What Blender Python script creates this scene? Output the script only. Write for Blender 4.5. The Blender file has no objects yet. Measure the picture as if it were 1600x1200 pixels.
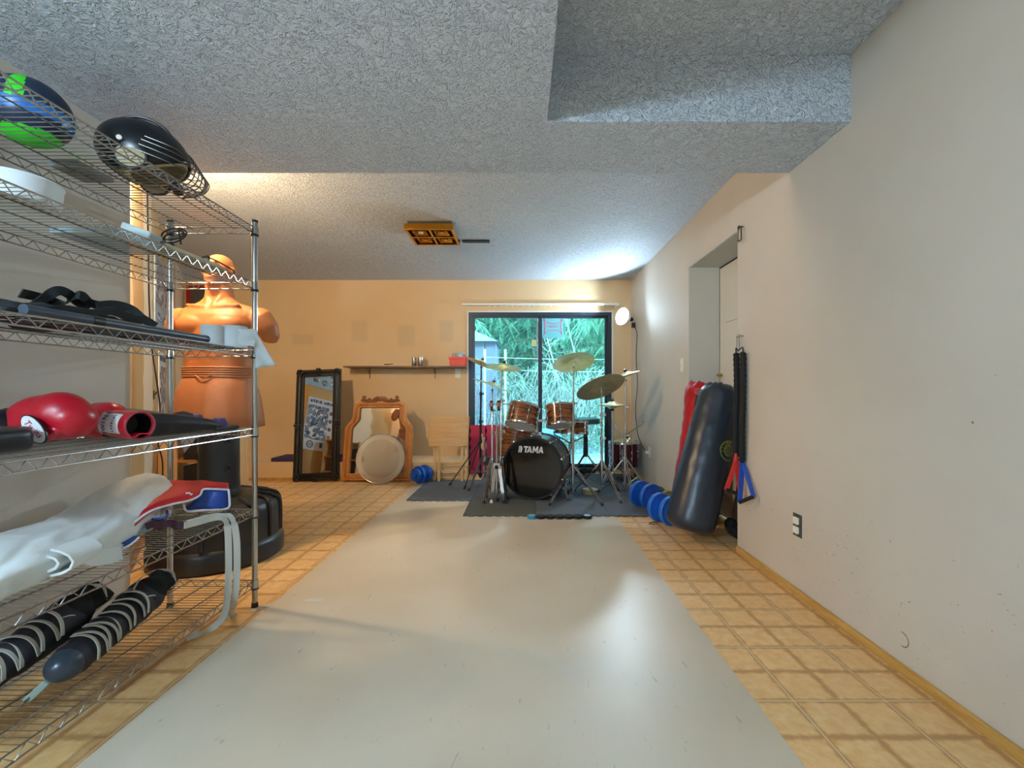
import bpy, bmesh, math, random
from mathutils import Vector, Matrix, Euler, noise
V = Vector
PI = math.pi
random.seed(7)
C = bpy.context.scene.collection

# ---------------------------------------------------------------- camera, world, lights, exposure
F, H, CX, CY = 680.0, 1.05, 816.0, 612.0          # focal length in pixels of a 1600 px wide frame, eye height, vanishing point


def P(X, Y, Z):
    """the point of the room seen at X, Y of the photograph at depth Z"""
    return V(((X - CX) * Z / F, Z, H - (Y - CY) * Z / F))


cam_d = bpy.data.cameras.new('camera')
cam_d.sensor_width = 36.0
cam_d.lens = F / 1600 * 36
cam_d.shift_x = -(CX - 800) / 1600
cam_d.shift_y = (CY - 600) / 1600
cam_d.clip_start = 0.02
cam = bpy.data.objects.new('camera', cam_d)
cam.location = (0, 0, H)
cam.rotation_euler = (PI / 2, 0, 0)
C.objects.link(cam)
bpy.context.scene.camera = cam

world = bpy.data.worlds.new('overcast_sky')
world.use_nodes = True
bpy.context.scene.world = world
world.node_tree.nodes['Background'].inputs[0].default_value = (0.40, 0.74, 1.0, 1)
world.node_tree.nodes['Background'].inputs[1].default_value = 8.5


def point_light(name, loc, watts, col, r):
    d = bpy.data.lights.new(name, 'POINT')
    d.energy, d.color, d.shadow_soft_size = watts, col, r
    o = bpy.data.objects.new(name, d)
    o.location = loc
    C.objects.link(o)
    return o


# warm bulb on the far ceiling just behind the dropped beam; room lamp behind the camera on the left
point_light('warm_ceiling_bulb', (-2.07, 2.34, 2.31), 88, (1.0, 0.72, 0.42), 0.05)
point_light('room_lamp', (-1.42, -0.62, 1.93), 105, (0.58, 0.81, 1.0), 0.10)
point_light('rear_fill_light', (-2.3, -2.1, 2.15), 55, (0.62, 0.83, 1.0), 0.14)  # fill light added behind the camera, no lamp known there
BULB_STRENGTH = 1700.0
pd = bpy.data.lights.new('window_portal', 'AREA')
pd.shape, pd.size, pd.size_y = 'RECTANGLE', 1.85, 2.05
pd.cycles.is_portal = True
po = bpy.data.objects.new('window_portal', pd)
po.location = (0.23, 5.80, 1.05)
po.rotation_euler = (-PI / 2, 0, 0)
C.objects.link(po)

vs = bpy.context.scene.view_settings
vs.view_transform = 'Standard'
vs.look = 'None'
vs.gamma = 1.0
vs.use_curve_mapping = False
vs.exposure = 0.64


# ---------------------------------------------------------------- materials
def lin(c):
    if isinstance(c, str):
        c = [int(c[i:i + 2], 16) / 255 for i in (0, 2, 4)]
    return tuple(x / 12.92 if x <= .04045 else ((x + .055) / 1.055) ** 2.4 for x in c) + (1,)


class NT:
    def __init__(s, name):
        s.m = bpy.data.materials.new(name)
        s.m.use_nodes = True
        s.t = s.m.node_tree
        s.b = s.t.nodes['Principled BSDF']
        s.out = s.t.nodes['Material Output']

    def n(s, typ, **kw):
        o = s.t.nodes.new(typ)
        for k, v in kw.items():
            setattr(o, k, v)
        return o

    def l(s, a, b):
        s.t.links.new(a, b)

    def val(s, sock, x):
        if hasattr(x, 'is_linked') or hasattr(x, 'links'):
            s.l(x, sock)
        else:
            sock.default_value = x

    def math(s, op, a, b=None, c=None, clamp=False):
        o = s.n('ShaderNodeMath', operation=op, use_clamp=clamp)
        s.val(o.inputs[0], a)
        if b is not None:
            s.val(o.inputs[1], b)
        if c is not None:
            s.val(o.inputs[2], c)
        return o.outputs[0]

    def smooth(s, x, a, b):
        o = s.n('ShaderNodeMapRange', interpolation_type='SMOOTHSTEP')
        s.val(o.inputs[0], x)
        o.inputs[1].default_value, o.inputs[2].default_value = a, b
        return o.outputs[0]

    def mix(s, f, a, b, mode='MIX'):
        o = s.n('ShaderNodeMix', data_type='RGBA', blend_type=mode)
        s.val(o.inputs[0], f)
        for i, x in ((6, a), (7, b)):
            if isinstance(x, (str, tuple)):
                o.inputs[i].default_value = lin(x) if isinstance(x, str) else x
            else:
                s.l(x, o.inputs[i])
        return o.outputs[2]

    def pos(s, world=True):
        if world:
            return s.n('ShaderNodeNewGeometry').outputs['Position']
        return s.n('ShaderNodeTexCoord').outputs['Object']

    def xyz(s, v):
        o = s.n('ShaderNodeSeparateXYZ')
        s.l(v, o.inputs[0])
        return o.outputs

    def noise(s, v, scale, detail=3, rough=.5, dist=0):
        o = s.n('ShaderNodeTexNoise')
        s.l(v, o.inputs['Vector'])
        o.inputs['Scale'].default_value = scale
        o.inputs['Detail'].default_value = detail
        o.inputs['Roughness'].default_value = rough
        o.inputs['Distortion'].default_value = dist
        return o.outputs[0]

    def scale(s, v, x, y, z):
        o = s.n('ShaderNodeMapping')
        s.l(v, o.inputs[0])
        o.inputs['Scale'].default_value = (x, y, z)
        return o.outputs[0]

    def bump(s, h, strength, dist=.01):
        o = s.n('ShaderNodeBump')
        s.l(h, o.inputs['Height'])
        o.inputs['Strength'].default_value = strength
        o.inputs['Distance'].default_value = dist
        s.l(o.outputs[0], s.b.inputs['Normal'])

    def base(s, c, rough=.5, metal=0.0):
        if isinstance(c, str):
            s.b.inputs['Base Color'].default_value = lin(c)
        else:
            s.val(s.b.inputs['Base Color'], c)
        s.val(s.b.inputs['Roughness'], rough)
        s.b.inputs['Metallic'].default_value = metal
        return s.m


_M = {}


def mat(name, c, rough=.5, metal=0.0, var=.12, vs_=6.0, bump=0.0, bs=60.0, bd=.002):
    """plain procedural material: a colour with a little cloudy variation and an optional fine relief"""
    if name in _M:
        return _M[name]
    t = NT(name)
    p = t.pos(False)
    n = t.noise(p, vs_, 4)
    base = lin(c)
    dark = tuple(x * (1 - var) for x in base[:3]) + (1,)
    lite = tuple(min(1, x * (1 + var)) for x in base[:3]) + (1,)
    t.base(t.mix(n, dark, lite), rough, metal)
    if bump:
        t.bump(t.noise(p, bs, 3), bump, bd)
    _M[name] = t.m
    return t.m


def wood(name, c1, c2, axis='x', sc=6.0, rough=.45, stretch=12.0, bump=.15):
    if name in _M:
        return _M[name]
    t = NT(name)
    s = {'x': (1, stretch, stretch), 'y': (stretch, 1, stretch), 'z': (stretch, stretch, 1)}[axis]
    v = t.scale(t.pos(False), *s)
    n = t.noise(v, sc, 5, .6, .8)
    n2 = t.noise(v, sc * 6, 3, .6, .2)
    f = t.smooth(t.math('ADD', t.math('MULTIPLY', n, .75), t.math('MULTIPLY', n2, .25)), .35, .68)
    t.base(t.mix(f, c1, c2), rough)
    t.bump(n2, bump, .001)
    _M[name] = t.m
    return t.m


# ---------------------------------------------------------------- mesh building
class MB:
    def __init__(s):
        s.v, s.f, s.m = [], [], []

    def add(s, vs_, fs, mi=0, M=None):
        o = len(s.v)
        for v in vs_:
            v = V(v)
            s.v.append(M @ v if M is not None else v)
        for f in fs:
            s.f.append(tuple(i + o for i in f))
            s.m.append(mi)
        return s

    def box(s, a, b, mi=0, M=None):
        x0, y0, z0 = a
        x1, y1, z1 = b
        vs_ = [(x, y, z) for z in (z0, z1) for y in (y0, y1) for x in (x0, x1)]
        return s.add(vs_, [(0, 2, 3, 1), (4, 5, 7, 6), (0, 1, 5, 4), (2, 6, 7, 3), (0, 4, 6, 2), (1, 3, 7, 5)], mi, M)

    def bar(s, p, q, w, h, up=(0, 0, 1), mi=0):
        """a rectangular bar from p to q"""
        p, q, up = V(p), V(q), V(up)
        d = (q - p)
        L = d.length
        d.normalize()
        x = d.cross(up)
        if x.length < 1e-4:
            x = d.cross(V((1, 0, 0)))
        x.normalize()
        z = x.cross(d)
        M = Matrix(((x.x, d.x, z.x, p.x), (x.y, d.y, z.y, p.y), (x.z, d.z, z.z, p.z), (0, 0, 0, 1)))
        return s.box((-w / 2, 0, -h / 2), (w / 2, L, h / 2), mi, M)

    def tube(s, pts, r, n=8, closed=False, mi=0, cap=True):
        pts = [V(p) for p in pts]
        N = len(pts)
        rr = r if isinstance(r, (list, tuple)) else [r] * N
        d0 = (pts[1] - pts[0]).normalized()
        a = d0.orthogonal().normalized()
        rings = []
        pd_ = d0
        for i in range(N):
            if closed:
                d = (pts[(i + 1) % N] - pts[i - 1]).normalized()
            elif i == 0:
                d = d0
            elif i == N - 1:
                d = (pts[-1] - pts[-2]).normalized()
            else:
                d = ((pts[i + 1] - pts[i]).normalized() + (pts[i] - pts[i - 1]).normalized())
                d = d.normalized() if d.length > 1e-6 else pd_
            a = (a - d * a.dot(d))
            a = a.normalized() if a.length > 1e-6 else d.orthogonal().normalized()
            b = d.cross(a)
            rings.append([pts[i] + (a * math.cos(2 * PI * k / n) + b * math.sin(2 * PI * k / n)) * rr[i] for k in range(n)])
            pd_ = d
        vs_ = [v for rg in rings for v in rg]
        fs = []
        for i in range(N if closed else N - 1):
            j = (i + 1) % N
            for k in range(n):
                k2 = (k + 1) % n
                fs.append((i * n + k, i * n + k2, j * n + k2, j * n + k))
        if cap and not closed:
            fs.append(tuple(range(n - 1, -1, -1)))
            fs.append(tuple((N - 1) * n + k for k in range(n)))
        return s.add(vs_, fs, mi)

    def cyl(s, p, q, r, r2=None, n=16, mi=0):
        return s.tube([p, q], [r, r if r2 is None else r2], n, mi=mi)

    def lathe(s, prof, n=32, M=None, mi=0, a0=0.0, a1=2 * PI):
        full = abs(a1 - a0 - 2 * PI) < 1e-6
        m = n if full else n + 1
        vs_, fs, idx = [], [], []
        for r, z in prof:
            if r < 1e-6:
                idx.append([len(vs_)] * m)
                vs_.append((0, 0, z))
            else:
                row = []
                for k in range(m):
                    a = a0 + (a1 - a0) * k / n
                    row.append(len(vs_))
                    vs_.append((r * math.cos(a), r * math.sin(a), z))
                idx.append(row)
        for i in range(len(prof) - 1):
            for k in range(n):
                k2 = (k + 1) % m
                f = [idx[i][k], idx[i][k2], idx[i + 1][k2], idx[i + 1][k]]
                g = []
                for x in f:
                    if x not in g:
                        g.append(x)
                if len(g) > 2:
                    fs.append(tuple(g))
        return s.add(vs_, fs, mi, M)

    def ell(s, c, r, n=20, M=None, mi=0):
        if not isinstance(r, (tuple, list)):
            r = (r, r, r)
        k = n // 2
        prof = [(math.sin(PI * i / k), -math.cos(PI * i / k)) for i in range(k + 1)]
        T = Matrix.Translation(V(c)) @ (M if M is not None else Matrix()) @ Matrix.Diagonal((r[0], r[1], r[2], 1))
        return s.lathe(prof, n, T, mi)

    def prism(s, poly, z0, z1, M=None, mi=0):
        n = len(poly)
        vs_ = [(x, y, z0) for x, y in poly] + [(x, y, z1) for x, y in poly]
        fs = [tuple(range(n - 1, -1, -1)), tuple(range(n, 2 * n))]
        fs += [(i, (i + 1) % n, n + (i + 1) % n, n + i) for i in range(n)]
        return s.add(vs_, fs, mi, M)

    def grid(s, rows, mi=0, wrap=False):
        nu, nv = len(rows), len(rows[0])
        fs = []
        for i in range(nu - 1):
            for j in range(nv if wrap else nv - 1):
                j2 = (j + 1) % nv
                fs.append((i * nv + j, i * nv + j2, (i + 1) * nv + j2, (i + 1) * nv + j))
        return s.add([p for r in rows for p in r], fs, mi)

    def ribbon(s, pts, w, side, th=.002, mi=0):
        """a flat band of width w along pts; side is the direction of its width"""
        pts = [V(p) for p in pts]
        a, b, c, d = [], [], [], []
        for i, p in enumerate(pts):
            sd = V(side[i]) if isinstance(side, list) else V(side)
            t = (pts[min(i + 1, len(pts) - 1)] - pts[max(i - 1, 0)]).normalized()
            sd = (sd - t * sd.dot(t)).normalized()
            nn = t.cross(sd).normalized() * th / 2
            h = sd * w / 2
            a.append(p - h + nn), b.append(p + h + nn), c.append(p + h - nn), d.append(p - h - nn)
        rows = [[a[i], b[i], c[i], d[i]] for i in range(len(pts))]
        s.grid(rows, mi, wrap=True)
        n = len(s.v)
        s.f += [(n - 1, n - 2, n - 3, n - 4)]
        k = n - 4 * len(pts)
        s.f += [(k, k + 1, k + 2, k + 3)]
        s.m += [mi, mi]
        return s

    def hull(s, pts, mi=0):
        bm = bmesh.new()
        vs_ = [bm.verts.new(p) for p in pts]
        r = bmesh.ops.convex_hull(bm, input=vs_)
        bm.verts.index_update()
        keep = [v for v in bm.verts if v.link_faces]
        ix = {v: i for i, v in enumerate(keep)}
        s.add([v.co.copy() for v in keep], [tuple(ix[v] for v in f.verts) for f in bm.faces], mi)
        bm.free()
        return s


def smooth_pts(pts, k=6, closed=False):
    """Catmull-Rom curve through pts"""
    pts = [V(p) for p in pts]
    out = []
    n = len(pts)
    for i in range(n if closed else n - 1):
        g = (lambda j: pts[j % n]) if closed else (lambda j: pts[max(0, min(n - 1, j))])
        p0, p1, p2, p3 = g(i - 1), g(i), g(i + 1), g(i + 2)
        for j in range(k):
            t = j / k
            out.append(.5 * ((2 * p1) + (p2 - p0) * t + (2 * p0 - 5 * p1 + 4 * p2 - p3) * t * t + (3 * p1 - p0 - 3 * p2 + p3) * t ** 3))
    if not closed:
        out.append(pts[-1])
    return out


WM = {}


def root(name, label, cat, loc=(0, 0, 0), rotz=0.0, group=None, kind=None):
    o = bpy.data.objects.new(name, None)
    o.empty_display_size = .05
    o.location = loc
    o.rotation_euler = (0, 0, rotz)
    C.objects.link(o)
    WM[o.name] = Matrix.Translation(V(loc)) @ Matrix.Rotation(rotz, 4, 'Z')
    if label:
        o['label'] = label
    if cat:
        o['category'] = cat
    if group:
        o['group'] = group
    if kind:
        o['kind'] = kind
    return o


def obj(name, mb, mats, parent=None, loc=None, smooth=True, angle=38, bevel=0, remesh=0, sm=0, local=False, label=None, cat=None,
        group=None, kind=None, disp=0, solid=0, seg=2):
    """links the builder's shape as one mesh object; coordinates are those of the room unless local"""
    me = bpy.data.meshes.new(name)
    if parent is not None:
        M = WM[parent.name]
    else:
        M = Matrix.Translation(V(loc) if loc is not None else V((0, 0, 0)))
    I = Matrix() if local else M.inverted()
    me.from_pydata([I @ v for v in mb.v], [], mb.f)
    if not isinstance(mats, (list, tuple)):
        mats = [mats]
    for m in mats:
        me.materials.append(m)
    if len(mats) > 1:
        for p, i in zip(me.polygons, mb.m):
            p.material_index = i
    me.update()
    bm = bmesh.new()
    bm.from_mesh(me)
    bmesh.ops.recalc_face_normals(bm, faces=bm.faces)
    bm.to_mesh(me)
    bm.free()
    if smooth:
        for p in me.polygons:
            p.use_smooth = True
        if not remesh:
            me.set_sharp_from_angle(angle=math.radians(angle))
    o = bpy.data.objects.new(name, me)
    C.objects.link(o)
    if parent is not None:
        o.parent = parent
    elif loc is not None:
        o.location = loc
    WM[o.name] = M
    if solid:
        d = o.modifiers.new('solid', 'SOLIDIFY')
        d.thickness = solid
        d.offset = 0
    if remesh:
        d = o.modifiers.new('remesh', 'REMESH')
        d.mode = 'VOXEL'
        d.voxel_size = remesh
        d.use_smooth_shade = True
        if sm:
            d = o.modifiers.new('smooth', 'SMOOTH')
            d.iterations = sm
            d.factor = .6
    if disp:
        tx = bpy.data.textures.new(name + '_folds', 'CLOUDS')
        tx.noise_scale = .06
        d = o.modifiers.new('folds', 'DISPLACE')
        d.texture = tx
        d.strength = disp
        d.mid_level = .5
    if bevel:
        d = o.modifiers.new('bevel', 'BEVEL')
        d.width = bevel
        d.segments = seg
        d.limit_method = 'ANGLE'
        d.harden_normals = False
    for k, x in (('label', label), ('category', cat), ('group', group), ('kind', kind)):
        if x:
            o[k] = x
    return o


def kids(o):
    return [x for x in C.objects if x.parent == o]


def dup(r, loc, rotz=0.0, label=None, group=None):
    c = r.copy()
    C.objects.link(c)
    c.location = loc
    c.rotation_euler = (0, 0, rotz)
    if label:
        c['label'] = label
    if group:
        c['group'] = group
    WM[c.name] = Matrix.Translation(V(loc)) @ Matrix.Rotation(rotz, 4, 'Z')
    for ch in kids(r):
        d = ch.copy()
        C.objects.link(d)
        d.parent = c
        for g in kids(ch):
            e = g.copy()
            C.objects.link(e)
            e.parent = d
    return c


def text(name, body, size, M, m, parent, extrude=.0006, sx=1.0, shear=0.0, label=None):
    cu = bpy.data.curves.new(name, 'FONT')
    cu.body = body
    cu.size = size
    cu.extrude = extrude
    cu.shear = shear
    cu.align_x = 'CENTER'
    cu.align_y = 'CENTER'
    cu.resolution_u = 3
    cu.offset = size * .003
    cu.space_character = 1.1
    cu.materials.append(m)
    o = bpy.data.objects.new(name, cu)
    C.objects.link(o)
    o.parent = parent
    dg = bpy.context.evaluated_depsgraph_get()
    dg.update()
    me = bpy.data.meshes.new_from_object(o.evaluated_get(dg))
    me.name = name
    bpy.data.objects.remove(o)
    o = bpy.data.objects.new(name, me)
    C.objects.link(o)
    o.parent = parent
    o.matrix_local = WM[parent.name].inverted() @ M @ Matrix.Diagonal((sx, 1, 1, 1))
    WM[o.name] = M
    return o


def frame(o, x, up):
    """matrix with origin o, local x along x, local y near up, local z towards the viewer side"""
    x = V(x).normalized()
    z = x.cross(V(up)).normalized()
    y = z.cross(x)
    return Matrix(((x.x, y.x, z.x, o[0]), (x.y, y.y, z.y, o[1]), (x.z, y.z, z.z, o[2]), (0, 0, 0, 1)))


def axisM(o, z):
    z = V(z).normalized()
    return Matrix.Translation(V(o)) @ z.to_track_quat('Z', 'Y').to_matrix().to_4x4()
# ---------------------------------------------------------------- materials of the place
def wall_paint(name, c1='CFC4B6', c2='C8BCAC', patches=(), bands=(), scuff=False):
    t = NT(name)
    p = t.pos()
    x, y, z = t.xyz(p)
    col = t.mix(t.smooth(t.noise(p, 1.3, 4), .3, .7), c1, c2)
    for (ax, a0, a1, z0, z1, c, e) in patches:      # dried filler patches on the paint
        s = {'x': x, 'y': y}[ax]
        m = t.math('MULTIPLY', t.math('MULTIPLY', t.smooth(s, a0 - e, a0 + e), t.math('SUBTRACT', 1.0, t.smooth(s, a1 - e, a1 + e))),
                   t.math('MULTIPLY', t.smooth(z, z0 - e, z0 + e), t.math('SUBTRACT', 1.0, t.smooth(z, z1 - e, z1 + e))))
        col = t.mix(t.math('MULTIPLY', m, .24), col, c)
    for (a0, a1, c) in bands:                        # joint compound running down bare board
        w = t.math('ADD', y, t.math('MULTIPLY', t.math('SUBTRACT', t.noise(t.scale(p, .3, .3, 1), 3.0, 3), .5), .35))
        m = t.math('MULTIPLY', t.smooth(w, a0 - .02, a0 + .02), t.math('SUBTRACT', 1.0, t.smooth(w, a1 - .02, a1 + .02)))
        col = t.mix(m, col, c)
    if scuff:
        n = t.noise(t.scale(p, 1, 1.0, 1.6), 34, 2, .6, 1.5)
        lo = t.math('SUBTRACT', 1.0, t.smooth(z, .25, .75))
        m = t.math('MULTIPLY', t.smooth(n, .70, .735), t.math('MULTIPLY', lo, .75))
        n2 = t.noise(p, 22, 2, .5, .3)
        m2 = t.math('MULTIPLY', t.smooth(n2, .80, .81), .6)
        col = t.mix(t.math('MAXIMUM', m, m2), col, '5E544B')
        for (yc, zc, rr, wd) in ((1.626, .125, .026, .0035), (1.372, .953, .0, .006), (2.03, .30, 0, .004), (1.90, .42, 0, .004)):
            dy = t.math('SUBTRACT', y, yc)
            dz = t.math('SUBTRACT', z, zc)
            rad = t.math('SQRT', t.math('ADD', t.math('MULTIPLY', dy, dy), t.math('MULTIPLY', dz, dz)))
            k = t.math('SUBTRACT', 1.0, t.smooth(t.math('ABSOLUTE', t.math('SUBTRACT', rad, rr)), wd * .4, wd))
            if rr:
                k = t.math('MULTIPLY', k, t.smooth(t.math('MULTIPLY', dy, -1.0), -.012, .004))
            col = t.mix(t.math('MULTIPLY', k, .8), col, '5E544B')
    t.base(col, .72)
    t.bump(t.math('ADD', t.noise(p, 90, 3), t.math('MULTIPLY', t.noise(p, 9, 3), 1.5)), .12, .003)
    return t.m


M_wall = wall_paint('beige_wall_paint')
M_wallR = wall_paint('beige_wall_paint_scuffed', scuff=True)
M_wallB = wall_paint('tan_wall_paint', 'E2C59C', 'DCBD92', patches=[
    ('x', -3.00, -2.72, 1.66, 1.80, 'A39C88', .03), ('x', -2.22, -2.02, 1.70, 1.98, 'A39C88', .03),
    ('x', -1.62, -1.40, 1.64, 1.92, 'A39C88', .03), ('x', -1.08, -.90, 1.70, 1.98, 'A39C88', .03)])
M_wallL = wall_paint('bare_board_wall', 'D2B484', 'C9A976', bands=[
    (1.9, 2.62, 'EEDDBD'), (2.99, 3.32, 'EFE3CC'), (3.95, 4.05, 'DFA04A'), (4.75, 5.6, 'E8D9BC')])
M_jamb = mat('jamb_paint', 'C9C7BE', .6, var=.04)


def ceiling_mat(name, c='D3DCE8', st=1.0):
    t = NT(name)
    p = t.pos()
    w = t.n('ShaderNodeTexNoise')
    t.l(p, w.inputs['Vector'])
    w.inputs['Scale'].default_value = 14
    d = t.n('ShaderNodeVectorMath', operation='MULTIPLY_ADD')
    t.l(w.outputs['Color'], d.inputs[0])
    d.inputs[1].default_value = (.06, .06, .06)
    t.l(p, d.inputs[2])
    n1 = t.noise(d.outputs[0], 58, 2, .5, 1.4)
    n2 = t.noise(d.outputs[0], 95, 2, .5, .6)
    h = t.math('ADD', t.smooth(n1, .50, .72), t.math('MULTIPLY', t.smooth(n2, .45, .75), .5))
    t.base(c, .8)
    t.bump(h, st, .0085)
    return t.m


M_ceil = ceiling_mat('stippled_ceiling')

t = NT('square_tile_lino')
p = t.pos()
x, y, z = t.xyz(p)
u = t.math('DIVIDE', t.math('SUBTRACT', x, .9216), .3112)
v = t.math('DIVIDE', t.math('SUBTRACT', y, 1.478), .3112)


def tri(a):                                           # distance to the nearest whole number
    f = t.math('FRACT', a)
    return t.math('MINIMUM', f, t.math('SUBTRACT', 1.0, f))


d2 = t.math('MINIMUM', tri(t.math('MULTIPLY', u, 2.0)), tri(t.math('MULTIPLY', v, 2.0)))
d1 = t.math('MINIMUM', tri(u), tri(v))
nz = t.noise(p, 26, 4, .6)
nb = t.noise(p, 3.0, 3)
edge = t.smooth(t.math('ADD', d2, t.math('MULTIPLY', t.math('SUBTRACT', nz, .5), .16)), .01, .13)
tile = t.mix(t.smooth(nz, .3, .72), 'E0AF72', 'EEC68C')
tile = t.mix(t.math('MULTIPLY', t.smooth(nb, .4, .7), .4), tile, 'E2B67C')
col = t.mix(edge, 'BE8E57', tile)
col = t.mix(t.math('SUBTRACT', 1.0, t.smooth(d1, .004, .011)), col, 'E4C79C')
t.base(col, .38)
t.bump(edge, .25, .002)
M_tile = t.m

t = NT('cream_vinyl_sheet')
p = t.pos()
n = t.noise(p, 1.6, 5)
n2 = t.noise(p, 120, 2)
sp = t.smooth(t.noise(t.scale(p, 1.0, .35, 1), 30, 3, .6, .6), .66, .74)
col = t.mix(t.smooth(n, .3, .75), 'D0C2AC', 'C6B69E')
col = t.mix(t.math('MULTIPLY', n2, .10), col, 'A99A86')
col = t.mix(t.math('MULTIPLY', sp, .5), col, '8F8271')
t.base(col, .36)
t.bump(n2, .05, .001)
M_sheet = t.m

M_bbw = wood('baseboard_wood', 'B8863F', 'D2A55A', 'y', 3)
M_white = mat('white_paint', 'E6E4DE', .5, var=.03)
M_ivory = mat('ivory_plastic', 'E9E2CF', .4, var=.03)
M_alu = mat('bronze_aluminium', '2E3A44', .4, .3, var=.06)
M_chrome = mat('chrome', 'C9CCD0', .12, 1.0, var=.03)
M_steel = mat('shelf_chrome', 'B4B4B2', .22, 1.0, var=.05)
M_brassd = mat('dark_hook_metal', '6A655C', .35, 1.0, var=.05)
M_black = mat('black_plastic', '15171A', .4, var=.1)
M_rubber = mat('black_rubber', '111213', .75, var=.1)
M_blackleather = mat('black_leather', '1B1D21', .33, var=.15, bump=.1, bs=150)

t = NT('window_glass')
tr = t.n('ShaderNodeBsdfTransparent')
tr.inputs[0].default_value = (.80, .97, .98, 1)
gl = t.n('ShaderNodeBsdfGlossy')
gl.inputs['Roughness'].default_value = .02
fr = t.n('ShaderNodeFresnel')
fr.inputs[0].default_value = 1.45
mx = t.n('ShaderNodeMixShader')
t.l(fr.outputs[0], mx.inputs[0])
t.l(tr.outputs[0], mx.inputs[1])
t.l(gl.outputs[0], mx.inputs[2])
t.l(mx.outputs[0], t.out.inputs[0])
M_glass = t.m

t = NT('mirror_silver')
t.base('F0F0EE', .015, 1.0)
M_mirror = t.m


def seethrough(name, col, op, rough=.3):
    t = NT(name)
    tr = t.n('ShaderNodeBsdfTransparent')
    mx = t.n('ShaderNodeMixShader')
    t.base(col, rough)
    mx.inputs[0].default_value = op
    t.l(tr.outputs[0], mx.inputs[1])
    t.l(t.b.outputs[0], mx.inputs[2])
    t.l(mx.outputs[0], t.out.inputs[0])
    return t.m


# ---------------------------------------------------------------- the room
XR, YB, ZC, ZS = 1.42, 5.67, 2.505, 2.216
DY0, DY1, DZ = 2.868, 3.714, 2.113
WX0, WX1, WZ = -.700, 1.165, 2.085
S = dict(kind='structure')


def struct(name, mb, m, smooth=False, **k):
    return obj(name, mb, m, smooth=smooth, kind='structure', **k)


fl = MB().box((-5.2, -2.7, -.08), (1.95, YB, 0))
struct('floor', fl, M_tile)
sheet = MB().add([(-1.285, -2.6, .0), (.79, -2.6, 0), (.79, 5.1, 0), (-1.205, 5.1, 0),
                  (-1.285, -2.6, .002), (.79, -2.6, .002), (.79, 5.1, .002), (-1.205, 5.1, .002)],
                 [(0, 3, 2, 1), (4, 5, 6, 7), (0, 1, 5, 4), (1, 2, 6, 5), (2, 3, 7, 6), (3, 0, 4, 7)])
obj('vinyl_sheet', sheet, M_sheet, smooth=False, label='large cream vinyl sheet laid down the middle of the tiled floor', cat='floor covering')

wr = MB().box((XR, -2.7, 0), (XR + .30, DY0, ZC)).box((XR, DY1, 0), (XR + .30, YB + .3, ZC)).box((XR, DY0, DZ), (XR + .30, DY1, ZC))
struct('wall_right', wr, M_wallR)
jb = MB().box((XR + .002, DY1 - .006, 0), (XR + .262, DY1 - .0005, DZ - .0005)).box((XR + .002, DY0 + .0005, 0), (XR + .262, DY0 + .006, DZ - .0005)) \
    .box((XR + .002, DY0 + .0005, DZ - .006), (XR + .262, DY1 - .0005, DZ - .0005))
struct('trim_1', jb, M_jamb)

# the door set deep in the right wall
dr = root('door_1', None, None, (XR + .262, DY0, 0), kind='structure')
xx = XR + .262
d = MB().box((xx, DY0, .01), (xx + .036, DY1 - .012, DZ - .02))
obj('door_leaf', d, mat('door_paint', 'DAD7CB', .45, var=.03), dr, smooth=False)
pn = MB()
for (a, b, c0, c1) in ((DY1 - .40, DY1 - .12, 1.62, 1.98), (DY1 - .40, DY1 - .12, .95, 1.5), (DY1 - .40, DY1 - .12, .2, .82),
                       (DY0 + .12, DY0 + .40, 1.62, 1.98), (DY0 + .12, DY0 + .40, .95, 1.5), (DY0 + .12, DY0 + .40, .2, .82)):
    pn.box((xx - .008, a, c0), (xx, b, c1))
obj('door_panel', pn, mat('door_paint', 'DAD7CB'), dr, bevel=.007)
st = MB().box((xx - .001, DY1 - .012, 0), (xx + .03, DY1 - .004, DZ - .006)).box((xx - .001, DY0, DZ - .02), (xx + .03, DY1, DZ - .008))
obj('door_gap_shade', st, M_rubber, dr, smooth=False)  # dark strip standing in for the shade in the gap round the door
hn = MB().cyl((xx, DY1 - .05, 1.19), (xx - .03, DY1 - .05, 1.19), .012).box((xx - .036, DY1 - .075, 1.18), (xx - .028, DY1 - .03, 1.20))
hn.tube([(xx - .01, DY1 - .03, 1.17 - k * .012) for k in range(12)], .003, 5)
obj('door_chain', hn, mat('brass', 'C8A04A', .3, 1.0), dr)

bt = .055
wb = MB().box((-5.2, YB, 0), (WX0, YB + .2, ZC)).box((WX1, YB, 0), (XR + .3, YB + .2, ZC)).box((WX0, YB, WZ), (WX1, YB + .2, ZC)) \
    .box((WX0, YB + .0, -.08), (WX1, YB + .2, .012))
struct('wall_back', wb, M_wallB)
LG = 5.137
struct('trim_2', MB().box((-4.38, LG, 0), (-.685, YB, .219)), M_wallB)
struct('baseboard_back', MB().box((-4.0, LG - .010, 0), (-.69, LG, .035)), M_bbw)
wl = MB().box((-1.96, .30, 0), (-1.82, 2.02, ZC))
struct('wall_left_near', wl, M_wall)
a, b = V((-1.945, 2.02, 0)), V((-4.46, 5.745, 0))
dd = (b - a).normalized()
nn = V((-dd.y, dd.x, 0)) * .12
wf = MB().add([a, b, b + nn, a + nn, a + V((0, 0, ZC)), b + V((0, 0, ZC)), b + nn + V((0, 0, ZC)), a + nn + V((0, 0, ZC))],
              [(0, 3, 2, 1), (4, 5, 6, 7), (0, 1, 5, 4), (1, 2, 6, 5), (2, 3, 7, 6), (3, 0, 4, 7)])
struct('wall_left_far', wf, M_wallL)
bl = MB()
bl.bar(a + dd * .02 + V((.012, 0, .05)), b + V((.012, -.1, .05)), .012, .10)
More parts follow.
